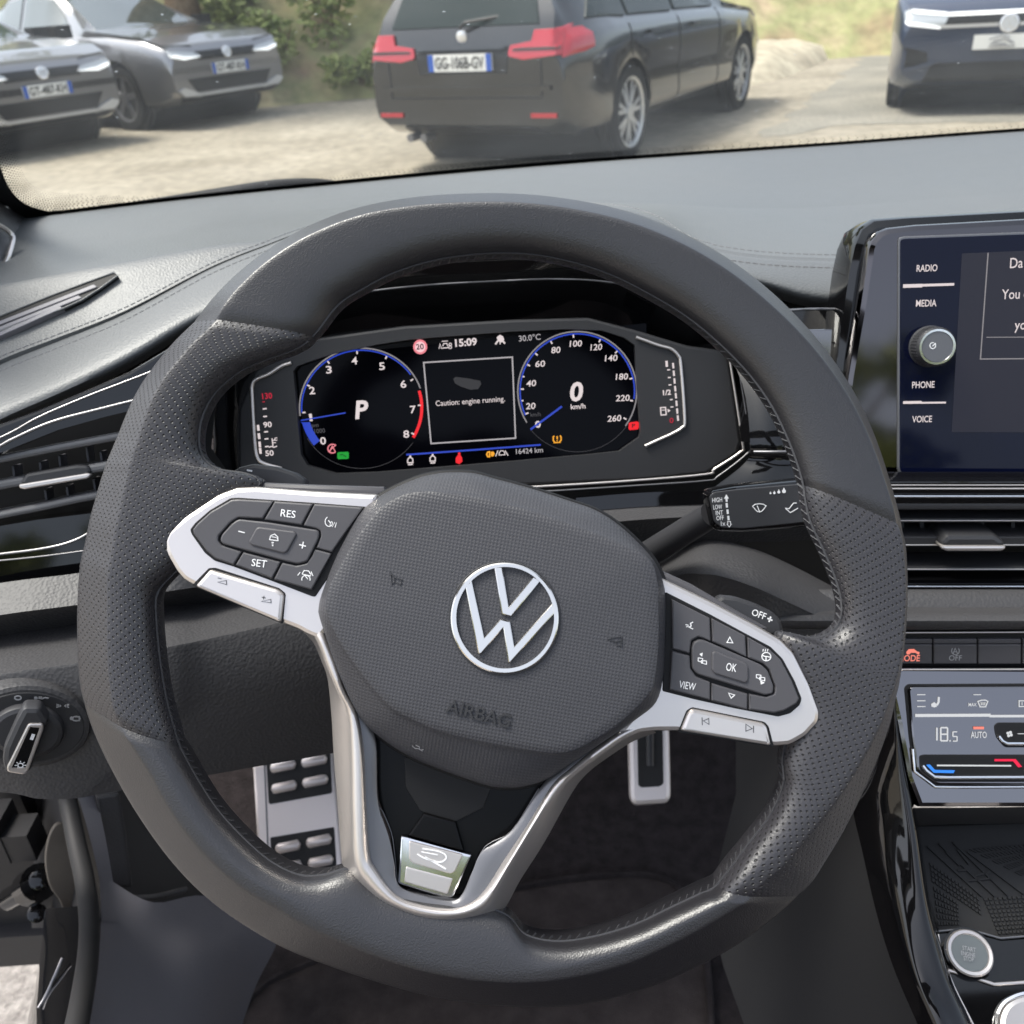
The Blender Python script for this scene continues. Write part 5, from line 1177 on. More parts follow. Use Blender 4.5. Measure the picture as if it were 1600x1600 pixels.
slab('spoke_back', WP, [(1028, 888), (1080, 912), (1150, 953), (1200, 981), (1195, 990), (1100, 950), (1020, 915)], -.012, .004, .002, M['button'], sw)
pl_ = lambda pts: Z(240, 720, 4, pts)
pr_ = lambda pts: Z(960, 720, 3.2, pts)
lp = slab('button_panel', WP, pl_([(480, 232), (530, 230), (1000, 262), (1340, 288), (1300, 420), (1010, 850), (990, 848), (740, 752), (500, 662), (380, 625), (318, 575), (238, 462), (226, 430), (258, 388), (350, 308)]), .010, .0133, .0004, M['black'], lsp, r=3)
rp = slab('button_panel', WP, pr_([(255, 655), (480, 768), (665, 868), (782, 930), (842, 990), (902, 1100), (938, 1190), (928, 1222), (880, 1264), (820, 1280), (600, 1238), (400, 1193), (240, 1152), (250, 900)]), .010, .0133, .0004, M['black'], rsp, r=3)
KH = .0150
def key(panel, pts, h=KH, r=2, m='button', nm='button'): return slab(nm, WP, pts, .012, h, .0007, M[m], panel, r=r)
for pts in ([(748, 252), (682, 362), (530, 355), (480, 385), (405, 470), (403, 500), (425, 528), (550, 568), (500, 652), (385, 612), (328, 562), (248, 455), (243, 430), (270, 395), (355, 318), (485, 243), (530, 240)],
            [(755, 253), (995, 270), (925, 402), (690, 368)], [(1004, 270), (1310, 292), (1115, 572), (1015, 545), (1045, 470), (1042, 440), (1020, 425), (934, 405)],
            [(560, 570), (795, 632), (740, 738), (510, 652)], [(803, 636), (890, 655), (955, 640), (985, 600), (1008, 552), (1112, 580), (988, 808), (750, 742)]): key(lp, pl_(pts), r=1.5)
key(lp, pl_([(530, 364), (700, 382), (1020, 432), (1036, 450), (1030, 490), (960, 630), (900, 645), (800, 622), (430, 520), (414, 495), (425, 462), (490, 390)]), KH + .0006, 4)
key(lp, pl_([(655, 412), (880, 440), (895, 460), (835, 570), (810, 580), (610, 528), (592, 505), (638, 422)]), KH + .0014, 3, nm='button')
for pts in ([(288, 692), (478, 787), (483, 903), (420, 880), (385, 900), (377, 965), (290, 940)], [(487, 788), (655, 875), (662, 982), (490, 905)],
            [(668, 882), (778, 945), (832, 995), (888, 1100), (925, 1190), (912, 1215), (850, 1250), (800, 1262), (674, 1245), (674, 1165), (760, 1180), (800, 1165), (806, 1130), (775, 1045), (745, 1015), (668, 985)],
            [(288, 950), (377, 975), (382, 1040), (408, 1078), (480, 1107), (480, 1198), (276, 1145)], [(487, 1112), (668, 1166), (666, 1246), (485, 1200)]): key(rp, pr_(pts), r=1.5)
key(rp, pr_([(425, 893), (450, 897), (735, 1020), (768, 1050), (798, 1130), (793, 1165), (755, 1173), (415, 1068), (390, 1040), (387, 935), (398, 905)]), KH + .0006, 4)
key(rp, pr_([(500, 950), (655, 1010), (671, 1030), (671, 1102), (655, 1114), (502, 1066), (487, 1048), (488, 962)]), KH + .0014, 3)
# silver rocker bars under the panels
for sp, pts, g_ in ((lsp, pl_([(350, 677), (775, 803), (815, 835), (795, 1015), (255, 785)]), pl_([(345, 670), (385, 668), (785, 796), (825, 830), (808, 1020), (238, 780)])), (rsp, pr_([(392, 1240), (748, 1313), (766, 1332), (788, 1428), (330, 1352), (368, 1258)]), pr_([(388, 1232), (752, 1306), (772, 1328), (798, 1432), (318, 1357), (360, 1250)]))):
    slab('gap', WP, g_, .008, .0131, .0001, M['black'], sp, r=3)
    slab('rocker_button', WP, pts, .008, .0148, .0016, M['satin'], sp, r=5)
# printed signs, each on its own button
def sg(parent, h, m='white', nm='button_symbol'):
    global mk
    mk.build(nm, M[m], parent)
def newm(h): 
    global mk
    mk = Marks(WP, h, .0002)
newm(KH + .0002)
mk.text('RES', (438, 806.5), (461, 809.5), 11, .004); sg(lsp, 0); mk.text('SET', (392.5, 884), (416, 887), 11, .004); sg(lsp, 0); mk.text('VIEW', (1060.5, 1074.5), (1086, 1079), 11, .003); sg(rsp, 0)
mk.line(el((514, 815), 6, 7.5, 330, 110, 16), 1.2); mk.line([(513, 813), (517, 818)], 1.2); mk.text('0/1', (514.5, 822), (524, 824.5), 8, .004); sg(lsp, 0)
mk.line(el((478, 905), 6.5, 6, -20, 200, 14), 1.3); mk.line([(477, 900), (481, 905)], 1.2); mk.line([(472, 897), (475, 891.5), (482, 892), (486, 898)], 1.3); mk.line([(465, 899), (469, 894)], 1.2); mk.line([(486, 893), (489, 900)], 1.2); mk.line([(472, 897), (486, 900)], 1.2); sg(lsp, 0)
mk.line([(1083, 972), (1079, 974), (1080, 978), (1077, 980), (1083, 983)], 1.5); mk.line([(1071, 976), (1076, 977)], 1.3); mk.line([(1072, 979.5), (1076, 979)], 1.2); sg(rsp, 0)
mk.line([(1140.5, 995.5), (1136, 1004), (1145, 1004.5)], 1.3, True); sg(rsp, 0); mk.line([(1138.5, 1083), (1148, 1086), (1142.5, 1091)], 1.3, True); sg(rsp, 0)
mk.line(el((1197.5, 1026), 7, 6.6, 0, 360, 18)[:-1], 1.3, True); mk.line([(1191, 1024), (1196, 1026), (1199, 1026), (1204, 1027)], 1.5); mk.line([(1197, 1027), (1197, 1032)], 1.5)
for x in (1192, 1195.5, 1199): mk.line([(x, 1018), (x + 1, 1014)], 1)
sg(rsp, 0)
newm(KH + .0008); mk.line([(372.5, 830), (382.5, 832.5)], 1.6); sg(lsp, 0); mk.line([(467.5, 851), (478, 853.5)], 1.7); mk.line([(474, 846.5), (472, 857)], 1.7); sg(lsp, 0)
for dx, dy, s in ((0, 0, 1), (91, 26, -1)):
    cx_, cy_ = 1097 + dx, 1029 + dy
    mk.line([(cx_ - 6, cy_ - 1), (cx_ + 1, cy_), (cx_ + 1, cy_ + 6), (cx_ - 6, cy_ + 4)], 1.1, True); mk.line([(cx_ - 1, cy_ + 3), (cx_ + 7, cy_ + 4), (cx_ + 7, cy_ + 9), (cx_ - 1, cy_ + 7)], 1.1, True)
    mk.fill([(1093, 1022), (1098, 1020), (1097, 1026)] if s > 0 else [(1188, 1063), (1195, 1067), (1189, 1069.5)]); sg(rsp, 0)
newm(KH + .0016); mk.text('OK', (1134, 1047.5), (1150, 1050), 12, .004); sg(rsp, 0)
mk.line([(421, 843), (423, 837), (429, 834.5), (434, 839), (434.5, 845)], 1.2); mk.line([(420.5, 843), (434.5, 845), (433, 840)], 1.3); mk.line([(424, 838.5), (432, 840)], 1)
for y, w_ in ((847.5, 4), (850, 3), (852.5, 2.3)): mk.line([(426 - w_ / 2, y - .3), (426 + w_ / 2, y + .3)], 1.1)
sg(lsp, 0)
newm(.0150)
mk.line([(340, 909.5), (354, 913.5), (353.5, 907)], 1.1, True); mk.line([(340, 903), (346, 904.5)], 1.2); sg(lsp, 0, 'dark_print'); mk.line([(408, 939.5), (423.5, 942), (423, 936.5)], 1.1, True); mk.line([(409, 933), (415, 934.5)], 1.2); mk.line([(412.5, 931), (411.5, 936.5)], 1.2); sg(lsp, 0, 'dark_print')
mk.line([(1097, 1121), (1097.5, 1133)], 1.3); mk.line([(1107.5, 1122.5), (1099, 1126.5), (1108, 1132)], 1.1, True); sg(rsp, 0, 'dark_print'); mk.line([(1165.5, 1131.5), (1165.5, 1142.5), (1175.5, 1138.5)], 1.1, True); mk.line([(1177.5, 1134), (1177.5, 1145)], 1.3); sg(rsp, 0, 'dark_print')
# ---- lower spoke: swept silver ridge with dark inner band
VS = [((472, 985), (476, 972), (497, 962), (503, 958)), ((490, 1005), (497, 1004), (506, 990), (512, 985)), ((503, 1035), (511, 1042), (523, 1032), (530, 1027)), ((512, 1062), (527, 1080), (538, 1078), (548, 1075)), ((518, 1120), (544, 1118), (557, 1117), (572, 1117)), ((521, 1175), (549, 1180), (566, 1172), (588, 1160)), ((527, 1255), (551, 1280), (570, 1260), (591, 1250)), ((534, 1345), (556, 1350), (573, 1335), (608, 1310)), ((544, 1380), (573, 1380), (583, 1358), (616, 1348)), ((578, 1420), (610, 1412), (618, 1400), (624, 1384)), ((648, 1450), (660, 1432), (660, 1416), (664, 1400)), ((700, 1457), (707, 1435), (707, 1421), (705, 1407)), ((748, 1448), (750, 1423), (737, 1413), (722, 1397)), ((786, 1422), (772, 1400), (762, 1392), (738, 1362)), ((813, 1375), (800, 1352), (792, 1346), (754, 1330)), ((850, 1317), (837, 1292), (826, 1290), (799, 1297)), ((893, 1240), (875, 1235), (863, 1229), (846, 1228)), ((918, 1208), (904, 1207), (892, 1202), (880, 1195)), ((952, 1182), (942, 1178), (926, 1174), (915, 1168)), ((990, 1158), (984, 1150), (972, 1141), (965, 1136)), ((1025, 1145), (1020, 1140), (1010, 1122), (1005, 1115))]
flat8 = [tuple(c for q in s for c in q) for s in VS]
def cr_n(P, n):
    o = []
    for i in range(len(P) - 1):
        p1, p2 = P[i], P[i + 1]; p0 = P[i - 1] if i else p1; p3 = P[i + 2] if i + 2 < len(P) else p2
        for k in range(n):
            t = k / n; o.append([.5 * (2 * b + (c - a) * t + (2 * a - 5 * b + 4 * c - d) * t * t + (3 * b - a - 3 * c + d) * t ** 3) for a, b, c, d in zip(p0, p1, p2, p3)])
    o.append(list(P[-1])); return o
mb = MB(); mb2 = MB(); r1, r2 = [], []
VN = cr_n(flat8, 6)
for vi, s in enumerate(VN):
    dz = -.0045 * max(0, 1 - min(vi, len(VN) - 1 - vi) / 7) ** 1.5
    o_, a_, b_, i_ = (s[0], s[1]), (s[2], s[3]), (s[4], s[5]), (s[6], s[7]); m_ = ((a_[0] + b_[0]) / 2, (a_[1] + b_[1]) / 2)
    q = lambda t, u, f: (t[0] * (1 - f) + u[0] * f, t[1] * (1 - f) + u[1] * f)
    r1.append([WP.at(*o_, -.014 + dz), WP.at(*o_, -.001 + dz), WP.at(*q(o_, a_, .06 + dz), .002 + dz), WP.at(*q(o_, a_, .85 + dz), .0105 + dz), WP.at(*a_, .0124 + dz), WP.at(*q(a_, b_, .25 + dz), .0134 + dz), WP.at(*m_, .0138 + dz), WP.at(*q(a_, b_, .75 + dz), .0134 + dz), WP.at(*b_, .0122 + dz), WP.at(*q(b_, i_, .12 + dz), .0098 + dz), WP.at(*q(b_, i_, .14 + dz), .004 + dz)])
    r2.append([WP.at(*q(b_, i_, .06), .0085), WP.at(*q(b_, i_, .5), .0080), WP.at(*q(b_, i_, .92), .0072), WP.at(*i_, .0066), WP.at(*i_, -.002)])
mb.grid(r1); sp = mb.build('lower_spoke', M['satin'], sw, 50); mb2.grid(r2); mb2.build('inner_band', M['satin_dark'], sp, 50)
ins = slab('gloss_insert', WP, [(584, 1150), (591, 1250), (610, 1308), (619, 1384), (664, 1402), (705, 1409), (724, 1397), (752, 1332), (800, 1299), (850, 1226), (820, 1180), (640, 1130)], -.012, .0015, .001, M['insert'], sp)
slab('hollow', WP, [(632, 1185), (634, 1230), (656, 1266), (664, 1270), (712, 1284), (755, 1262), (768, 1230), (760, 1200), (690, 1180)], -.012, .0022, .0003, M['black'], ins)
pwire('insert_edge', WP, .0022, [(586, 1158), (590, 1250), (598, 1268), (611, 1300), (616, 1330), (621, 1382)], 1.0, M['satin_dark'], ins, 3)
pwire('insert_edge', WP, .0022, [(842, 1232), (800, 1298), (770, 1315), (752, 1332), (726, 1395)], 1.0, M['satin_dark'], ins, 3)
slab('facet', WP, [(662, 1271), (712, 1285), (725, 1331), (637, 1306)], -.002, .0045, .001, M['insert'], ins)
bd = slab('line_badge', WP, [(626, 1306), (636, 1308), (726, 1333), (738, 1336), (709, 1402), (700, 1406), (626, 1383), (621, 1380)], -.002, .0050, .0012, M['chrome'], ins, r=3)
slab('badge_face', WP, [(639, 1314), (724, 1336), (711, 1362), (704, 1366), (645, 1349), (639, 1343)], .003, .0058, .0005, M['satin'], bd, r=4)
slab('badge_foot', WP, [(634, 1354), (708, 1373), (699, 1398), (631, 1379)], .003, .0054, .0006, M['satin'], bd, r=3)
mk = Marks(WP, .0061, .0002); mk.line([tuple(v) for v in cr([(660, 1326), (680, 1329), (694, 1334), (697, 1341), (689, 1347), (676, 1345), (661, 1340), (652, 1334)], 4, False)], 2.4); mk.line([(664, 1339), (697, 1358)], 2.6); mk.line([(658, 1331), (684, 1336)], 1.6); mk.build('badge_letter', M['white'], bd)
# ---- shift paddles behind the rim
pdl = slab('shift_paddle', WP, [(358, 752), (364, 735), (374, 729), (395, 724), (435, 729), (462, 738), (476, 748), (480, 765), (420, 770)], -.022, -.014, .002, M['key'], sw, r=5)
mk = Marks(WP, -.0138, .0002); mk.line([(385.5, 734.5), (394, 736)], 2.6); mk.build('marks', M['white'], pdl)
pdl = slab('shift_paddle', WP, [(1118, 938), (1128, 930), (1150, 932), (1180, 942), (1207, 955), (1221, 968), (1227, 990), (1190, 1000), (1120, 960)], -.022, -.014, .002, M['key'], sw, r=5)
mk = Marks(WP, -.0138, .0002); mk.text('OFF', (1173.5, 960.5), (1195, 968.5), 10, .012); mk.line([(1199, 966), (1207, 969.5)], 2.4); mk.line([(1204.5, 963.5), (1201.5, 972)], 2.4); mk.build('marks', M['white'], pdl)
# steering column
mb = MB(); mb.cyl(WP.w(*WP.px(770, 985, -.02), -.02), WP.w(*WP.px(770, 985, -.02), -.02) - WP.n * .16 + V((0, 0, -.01)), .055, .075, 40); mb.build('column', M['dark'], sw, 50)
# ================================================================== TOUCH SCREEN, CENTRE STACK, CONSOLE
SP = Plane(pd(1480, 540, .60), 18, 5)
ts = thing('touch_screen', 'touch screen in a gloss frame with RADIO MEDIA PHONE VOICE keys', 'touch screen', tuple(SP.o))
XR = 1790
slab('housing', SP, [(1345, 356), (1366, 341), (1420, 336), (XR, 316), (XR, 775), (1330, 772), (1285, 765), (1304, 564), (1315, 487), (1324, 424), (1333, 383)], -.05, -.012, .006, M['gloss'], ts)
slab('frame', SP, [(1361, 375), (1373, 361), (1388, 355), (1430, 350), (XR, 330), (XR, 770), (1320, 764), (1303, 757), (1324, 587), (1344, 472), (1356, 388)], -.02, .0, .004, M['frame_gloss'], ts)
slab('glass_rim', SP, [(1403, 380), (1404, 371), (1412, 369), (XR, 355), (XR, 744), (1414, 744), (1404, 741), (1402, 732)], -.005, .0012, .0008, M['satin_dark'], ts, r=5)
slab('glass', SP, [(1407, 378), (1409, 374), (1414, 373), (XR, 359), (XR, 740), (1416, 740), (1408, 737), (1406, 730)], -.005, .0018, .0004, M['screen'], ts, r=4)
GH = .00195
mk = Marks(SP, GH, .0001); mk.fill([(1503, 396), (XR, 384), (XR, 676), (1487, 675)]); mk.build('picture_area', glow('lit_screen_area', (.075, .075, .15), .14), ts)
mk = Marks(SP, GH + .0001, .0001); mk.line([(1544, 395), (1532, 561), (XR, 559)], 1.6); mk.line([(1541, 527), (XR, 526)], 1.1); mk.build('dialog_frame', M['e_dim'], ts)
mk = Marks(SP, GH + .0001, .0001)
for t, a, b in (('RADIO', (1432, 424.5), (1464.5, 423.5)), ('MEDIA', (1431, 479), (1463, 478.5)), ('PHONE', (1425, 606.5), (1460, 605.5)), ('VOICE', (1425, 660), (1456, 659.3))): mk.text(t, a, b, 9.2, .012); mk.build('key_lettering', M['e_white'], ts)
mk.text('Da', (1578, 419), (1598, 418), 14, .004); mk.text('You c', (1565, 467.5), (1606, 466), 13.5, .004); mk.text('yo', (1585, 515), (1603, 514.5), 13.5, .004); mk.build('message_lettering', M['e_white'], ts)
mk.line([(1411, 447), (1441, 446.2)], 5); mk.line([(1440, 445.8), (1491, 444.2)], 3.6); mk.build('key_bar', M['e_white'], ts); mk.line([(1411, 629), (1440, 628.6)], 4); mk.line([(1439, 629.4), (1478, 629)], 2.6); mk.build('key_bar', M['e_white'], ts)
kc = SP.at(1452, 541, .002); mb = MB(); mb.lathe(kc, SP.n, [(.0125, -.001), (.0128, .001), (.0118, .0015), (.0118, .012), (.0108, .0135)], 48)
for k in range(40):
    a = 2 * pi * k / 40; c = kc + (SP.u * cos(a) + SP.v * sin(a)) * .0118
    mb.cyl(c + SP.n * .0015, c + SP.n * .0118, .0004, n=5)
kb = mb.build('volume_knob', M['key'], ts, 40)
mb = MB(); mb.lathe(kc, SP.n, [(.0109, .0125), (.0107, .0142), (.0094, .0142), (.0091, .0136)], 48, False); mb.build('knob_ring', M['chrome'], kb, 40)
mb = MB(); mb.lathe(kc, SP.n, [(.0093, .0128), (.0091, .0138), (0, .0138)], 40); mb.build('knob_face', M['satin_dark'], kb, 40)
mk = Marks(SP, .016, .0001); mk.line(el((1457.5, 540), 4.5, 4.7, 30, -290, 18), 1.4); mk.line([(1457, 541), (1462, 536)], 1.6); mk.build('knob_mark', M['white'], kb)
# ---- centre vents
VP = Plane(pd(1500, 850, .60), 10, 4)
cv = thing('air_vent', 'centre air vent with horizontal slats below the touch screen', 'air vent', tuple(VP.o), 'dashboard air vents')
hole = [(1340, 797), (XR - 12, 797), (XR - 12, 906), (1340, 906)]
slab('surround', VP, [(1325, 752), (XR, 752), (XR, 922), (1325, 922)], -.02, 0, .001, M['gloss'], cv, holes=[hole])
slab('cavity', VP, [(1326, 780), (XR, 780), (XR, 920), (1326, 920)], -.07, -.045, 0, M['black'], cv)
for y0, y1, h in ((787, 797, .001), (810, 817, -.004), (838, 853, -.004), (886, 893, -.004)): slab('slat', VP, [(1328, y0), (XR, y0), (XR, y1), (1328, y1)], -.03, h, .0012, M['key'], cv)
for y, r in ((758, 1.0), (763.5, 1.6), (775.5, 2.4), (813.5, 1.2), (851.5, 1.4), (889.5, 1.2), (916.5, 1.8)): pwire('chrome_line', VP, .0015 if y < 800 or y > 900 else -.0035, [(1328, y), (1400, y), (XR, y)], r, M['chrome' if y in (775.5, 916.5) else 'satin'], cv, 0)
for x in (1410, 1441, 1477, 1535, 1583, 1625, 1680): slab('vane', VP, [(x - 3, 815), (x + 3, 815), (x + 3, 838), (x - 3, 838)], -.04, -.02, .0005, M['key'], cv)
slab('direction_tab', VP, [(1480, 836), (1556, 836), (1570, 846), (1572, 856), (1472, 856), (1470, 848)], -.02, .004, .003, M['key'], cv, r=5)
slab('tab_chrome', VP, [(1470, 853), (1573, 853), (1571, 859), (1564, 862), (1480, 862), (1471, 858)], -.01, .0055, .0015, M['satin'], cv, r=3)
# ledge between vents and switches
lg = thing('centre_ledge', 'padded grey ledge below the centre air vent', 'dash panel', tuple(pd(1500, 960, .58)))
mb = loft([[(1200, y, d), (1400, y, d), (1600, y, d), (XR + 100, y, d)] for y, d in ((921, .600), (925, .597), (938, .594), (949, .592), (952, .588), (956, .578), (962, .572), (970, .569), (978, .570), (983, .576), (986, .590), (1000, .60))], 3); mb.build('pad', M['dash2'], lg, 50)
BP = Plane(pd(1500, 1018, .583), 16, 4)
pwire('chrome_line', BP, .002, [(1200, 989), (1400, 988.5), (XR, 987)], 1.6, M['satin'], lg, 0)
# ---- switch row
br = thing('switch_row', 'row of dark push buttons with red MODE and grey OFF symbols', 'switches', tuple(BP.o))
slab('carrier', BP, [(1200, 990), (XR, 990), (XR, 1046), (1200, 1046)], -.02, -.001, 0, M['black'], br)
for x0, x1 in ((1330, 1377), (1379, 1456.5), (1459, 1526.5), (1529, 1595.5), (1598.5, 1665), (1668, 1735)):
    slab('button', BP, [(x0, 1007), (x1, 1007), (x1, 1037.5), (x0, 1037.5)], -.004, .002, .0006, M['button'], br, r=1)
    slab('button_top', BP, [(x0, 998.5), (x1, 998.5), (x1, 1006), (x0, 1006)], -.004, .0012, .0006, M['button'], br, r=1)
mk = Marks(BP, .0022, .0001); mk.text('MODE', (1403, 1033), (1437, 1033), 10, .012); mk.fill([(1416, 1019), (1420, 1014.5), (1428, 1014), (1433, 1018), (1437, 1019), (1436, 1023), (1433, 1022), (1431, 1020), (1423, 1020), (1421, 1022.5), (1417, 1022.5)]); mk.build('mode_mark', M['e_salmon'], br)
mk = Marks(BP, .0022, .0001); mk.text('OFF', (1482.5, 1032), (1502.5, 1032), 8.6, .004); mk.line(el((1493, 1017), 6, 6, 40, -220, 16), 1.3); mk.line([(1489.5, 1021), (1492.5, 1013), (1496, 1021)], 1.2); mk.line([(1491, 1018.5), (1495, 1018.5)], 1); mk.build('off_mark', M['grey_print'], br)
# ---- climate panel
KP = Plane(pd(1500, 1140, .575), 33, 5)
kp = thing('climate_panel', 'gloss climate control panel showing 18.5 with chrome sliders', 'climate control', tuple(KP.o))
slab('housing', KP, [(1330, 1043), (XR, 1043), (XR, 1262), (1436, 1262), (1418, 1215), (1402, 1130), (1393, 1090)], -.03, 0, .003, M['smoked'], kp)
pwire('top_edge', KP, .001, [(1380, 1046.5), (1500, 1046.2), (XR, 1045)], 1.2, M['satin'], kp, 0)
slab('recess', KP, [(1413, 1075), (1418, 1069), (XR, 1067), (XR, 1232), (1462, 1232), (1428, 1207), (1420, 1150)], -.004, .0006, .0003, M['black'], kp, r=5)
slab('panel', KP, [(1419, 1078), (1424, 1073), (XR, 1071), (XR, 1228), (1464, 1226), (1433, 1204), (1425, 1150)], -.004, .0022, .0012, M['smoked'], kp, r=5)
pwire('chrome_edge', KP, .002, [(1426, 1170), (1429, 1205), (1461, 1229.5), (1500, 1230), (XR, 1229)], 2.2, M['chrome'], kp, 0)
slab('slider_slot', KP, [(1436, 1181), (1442, 1179), (XR, 1179), (XR, 1222), (1463, 1222), (1437, 1203)], 0, .0025, .0003, M['black'], kp, r=4)
pwire('slider_edge', KP, .003, [(1441, 1196), (1447, 1204), (1460, 1214), (1480, 1215), (XR, 1214)], 3.0, M['chrome'], kp, 0)
slab('fan_slot', KP, [(1553, 1134), (1558, 1129), (XR, 1129), (XR, 1168), (1570, 1168), (1561, 1158), (1555, 1148)], 0, .0026, .0003, M['black'], kp, r=4)
pwire('slider_edge', KP, .0032, [(1560, 1150), (1566, 1158), (1574, 1162), (XR, 1162)], 2.8, M['chrome'], kp, 0)
KH2 = .0029
mk = Marks(KP, KH2, .0001); mk.line([(1430, 1118), (1548, 1117.5)], 4.4); mk.line([(1546, 1119), (XR, 1118.5)], 3.6); mk.line([(1464, 1196), (1580, 1196.5)], 2.2)
for y in (1085.5, 1095, 1104): mk.line([(1433, y), (1446, y)], 1.3)
mk.fill([(1455, 1100), (1460, 1097), (1463, 1100), (1464, 1104), (1460, 1105.5), (1455.5, 1104)]); mk.line([(1464, 1102), (1466.5, 1097), (1467, 1089)], 3)
mk.line([(1521, 1085.5), (1533, 1085.5)], 1.2); mk.text('MAX', (1513.5, 1103.5), (1526, 1103.5), 4.6, .012)
mk.line([(1528, 1096), (1534, 1094), (1540, 1094), (1543.5, 1096), (1540, 1104.5), (1531.5, 1104.5)], 1.5, True); mk.line([(1533, 1097), (1533.5, 1102)], 1.2); mk.line([(1536, 1097), (1536, 1102)], 1.2); mk.line([(1539, 1097), (1538.5, 1102)], 1.2)
mk.line([(1592.5, 1095), (1607, 1095), (1607, 1104), (1592.5, 1104)], 1.4, True); mk.line([(1597, 1097), (1597, 1102)], 1)
mk.text('AUTO', (1517, 1153), (1542, 1153), 9, .012); mk.text('18.5', (1461, 1158), (1496, 1158.5), 22, -.008) if False else None
def seg(ch, x, y, w_, h_, t):
    S = {'1': 'bc', '8': 'abcdefg', '5': 'afgcd'}[ch]
    L_ = {'a': ((0, 0), (1, 0)), 'b': ((1, 0), (1, .5)), 'c': ((1, .5), (1, 1)), 'd': ((0, 1), (1, 1)), 'e': ((0, .5), (0, 1)), 'f': ((0, 0), (0, .5)), 'g': ((0, .5), (1, .5))}
    for s in S:
        (a, b), (c, d) = L_[s]; mk.line([(x + a * w_, y + b * h_), (x + c * w_, y + d * h_)], t)
seg('1', 1452, 1137, 12, 20, 2.2); seg('8', 1470, 1137, 10.5, 20.5, 2.2); seg('5', 1489, 1143.5, 6.5, 14.5, 1.6); mk.fill([(1483.5, 1156.5), (1485.5, 1156.5), (1485.5, 1158.8), (1483.5, 1158.8)])
for a in range(4): mk.fill(el((1577.5 + 3 * cos(a * pi / 2 + .5), 1147 + 3 * sin(a * pi / 2 + .5)), 2.4, 2.4, 0, 360, 8)[:-1])
mk.line([(1590, 1146.5), (XR, 1146.5)], 1)
mk.build('panel_marks', glow('lit_panel_white', (.9, .92, .95), .62), kp)
mk = Marks(KP, KH2 + .0004, .0001); mk.fill([(1447, 1195), (1453, 1194.5), (1461, 1203), (1492, 1203.5), (1490, 1208), (1459, 1207.5)]); mk.build('cold_mark', glow('lit_cold', (.03, .27, .95), .85), kp)
mk = Marks(KP, KH2 + .0004, .0001); mk.fill([(1554, 1186), (1587, 1186), (1597, 1198), (1591, 1199), (1583, 1189.5), (1554, 1189.5)]); mk.build('hot_mark', glow('lit_hot', (.9, .005, .06), .85), kp)
mk = Marks(KP, KH2, .0001); mk.fill([(1521, 1135.5), (1537.5, 1135.5), (1537.5, 1139.5), (1521, 1139.5)]); mk.build('auto_lamp', M['e_salmon'], kp)
# ---- console: storage tray, start button, selector surround, gloss side blade
cs = thing('centre_console', 'piano black centre console with a ribbed rubber storage tray', 'console', tuple(pd(1500, 1450, .56)))
mb = loft([[(1418, 1262, .575), (1500, 1262, .575), (XR, 1258, .575)], [(1424, 1290, .60), (1500, 1288, .60), (XR, 1284, .60)], [(1428, 1290, .72), (1500, 1288, .72), (XR, 1284, .72)]], 3); mb.build('tray_roof', M['dark'], cs, 30)
mb = loft([[(1400, 1262, .70), (XR, 1262, .70)], [(1420, 1345, .70), (XR, 1345, .70)]], 1); mb.build('tray_back', M['dark'], cs, 30)
mb = MB(); mb.cyl(pd(1470, 1297, .665), pd(1500, 1297, .665), .011, n=24); mb.cyl(pd(1498, 1297, .665), pd(1508, 1297, .665), .013, n=24); mb.cyl(pd(1512, 1297, .66), pd(1546, 1297, .66), .0145, n=24); mb.build('power_socket', M['key'], cs, 40)
TR = Plane(pd(1540, 1420, .60), 62, 3)
tm = slab('tray_mat', TR, [(1428, 1290), (XR, 1280), (XR, 1452), (1602, 1462), (1563, 1468), (1510, 1453), (1466, 1456), (1450, 1400)], -.006, 0, .001, M['rubber'], cs)
mk = Marks(TR, .0012, .0012)
def blk(A_, B_, C_, D_, nu, nv, f=.62):
    for i in range(nu):
        for j in range(nv):
            u, v_ = (i + .5) / nu, (j + .5) / nv
            p = lambda a, b: (A_[0] * (1 - a) * (1 - b) + B_[0] * a * (1 - b) + C_[0] * a * b + D_[0] * (1 - a) * b, A_[1] * (1 - a) * (1 - b) + B_[1] * a * (1 - b) + C_[1] * a * b + D_[1] * (1 - a) * b)
            du, dv = f / 2 / nu, f / 2 / nv; mk.fill([p(u - du, v_ - dv), p(u + du, v_ - dv), p(u + du, v_ + dv), p(u - du, v_ + dv)])
blk((1452, 1345), (1530, 1402), (1535, 1432), (1456, 1378), 14, 4); blk((1458, 1382), (1498, 1410), (1500, 1446), (1466, 1448), 8, 6); blk((1535, 1402), (1640, 1396), (1640, 1455), (1560, 1461), 14, 9); blk((1510, 1325), (1610, 1318), (1640, 1345), (1600, 1370), 14, 5)
mk.build('studs', M['rubber'], tm)
mk = Marks(TR, .0016, .0016)
for a, b in (((1450, 1322), (1535, 1400)), ((1468, 1318), (1555, 1400)), ((1490, 1316), (1575, 1398)), ((1512, 1330), (1600, 1396)), ((1478, 1330), (1500, 1352)), ((1497, 1328), (1515, 1350))): mk.line([a, b], 2.6)
for a, b in (((1497, 1360), (1510, 1359)), ((1524, 1368), (1548, 1362)), ((1510, 1376), (1550, 1372))): mk.line([a, b], 2.4)
mk.build('ribs', M['rubber'], tm)
TP = Plane(pd(1520, 1490, .555), 66, 3)
slab('top_panel', TP, [(1458, 1456), (1466, 1455), (1510, 1452), (1563, 1466), (XR, 1448), (XR, 1720), (1545, 1720), (1490, 1560)], -.02, 0, .0015, M['gloss'], cs)
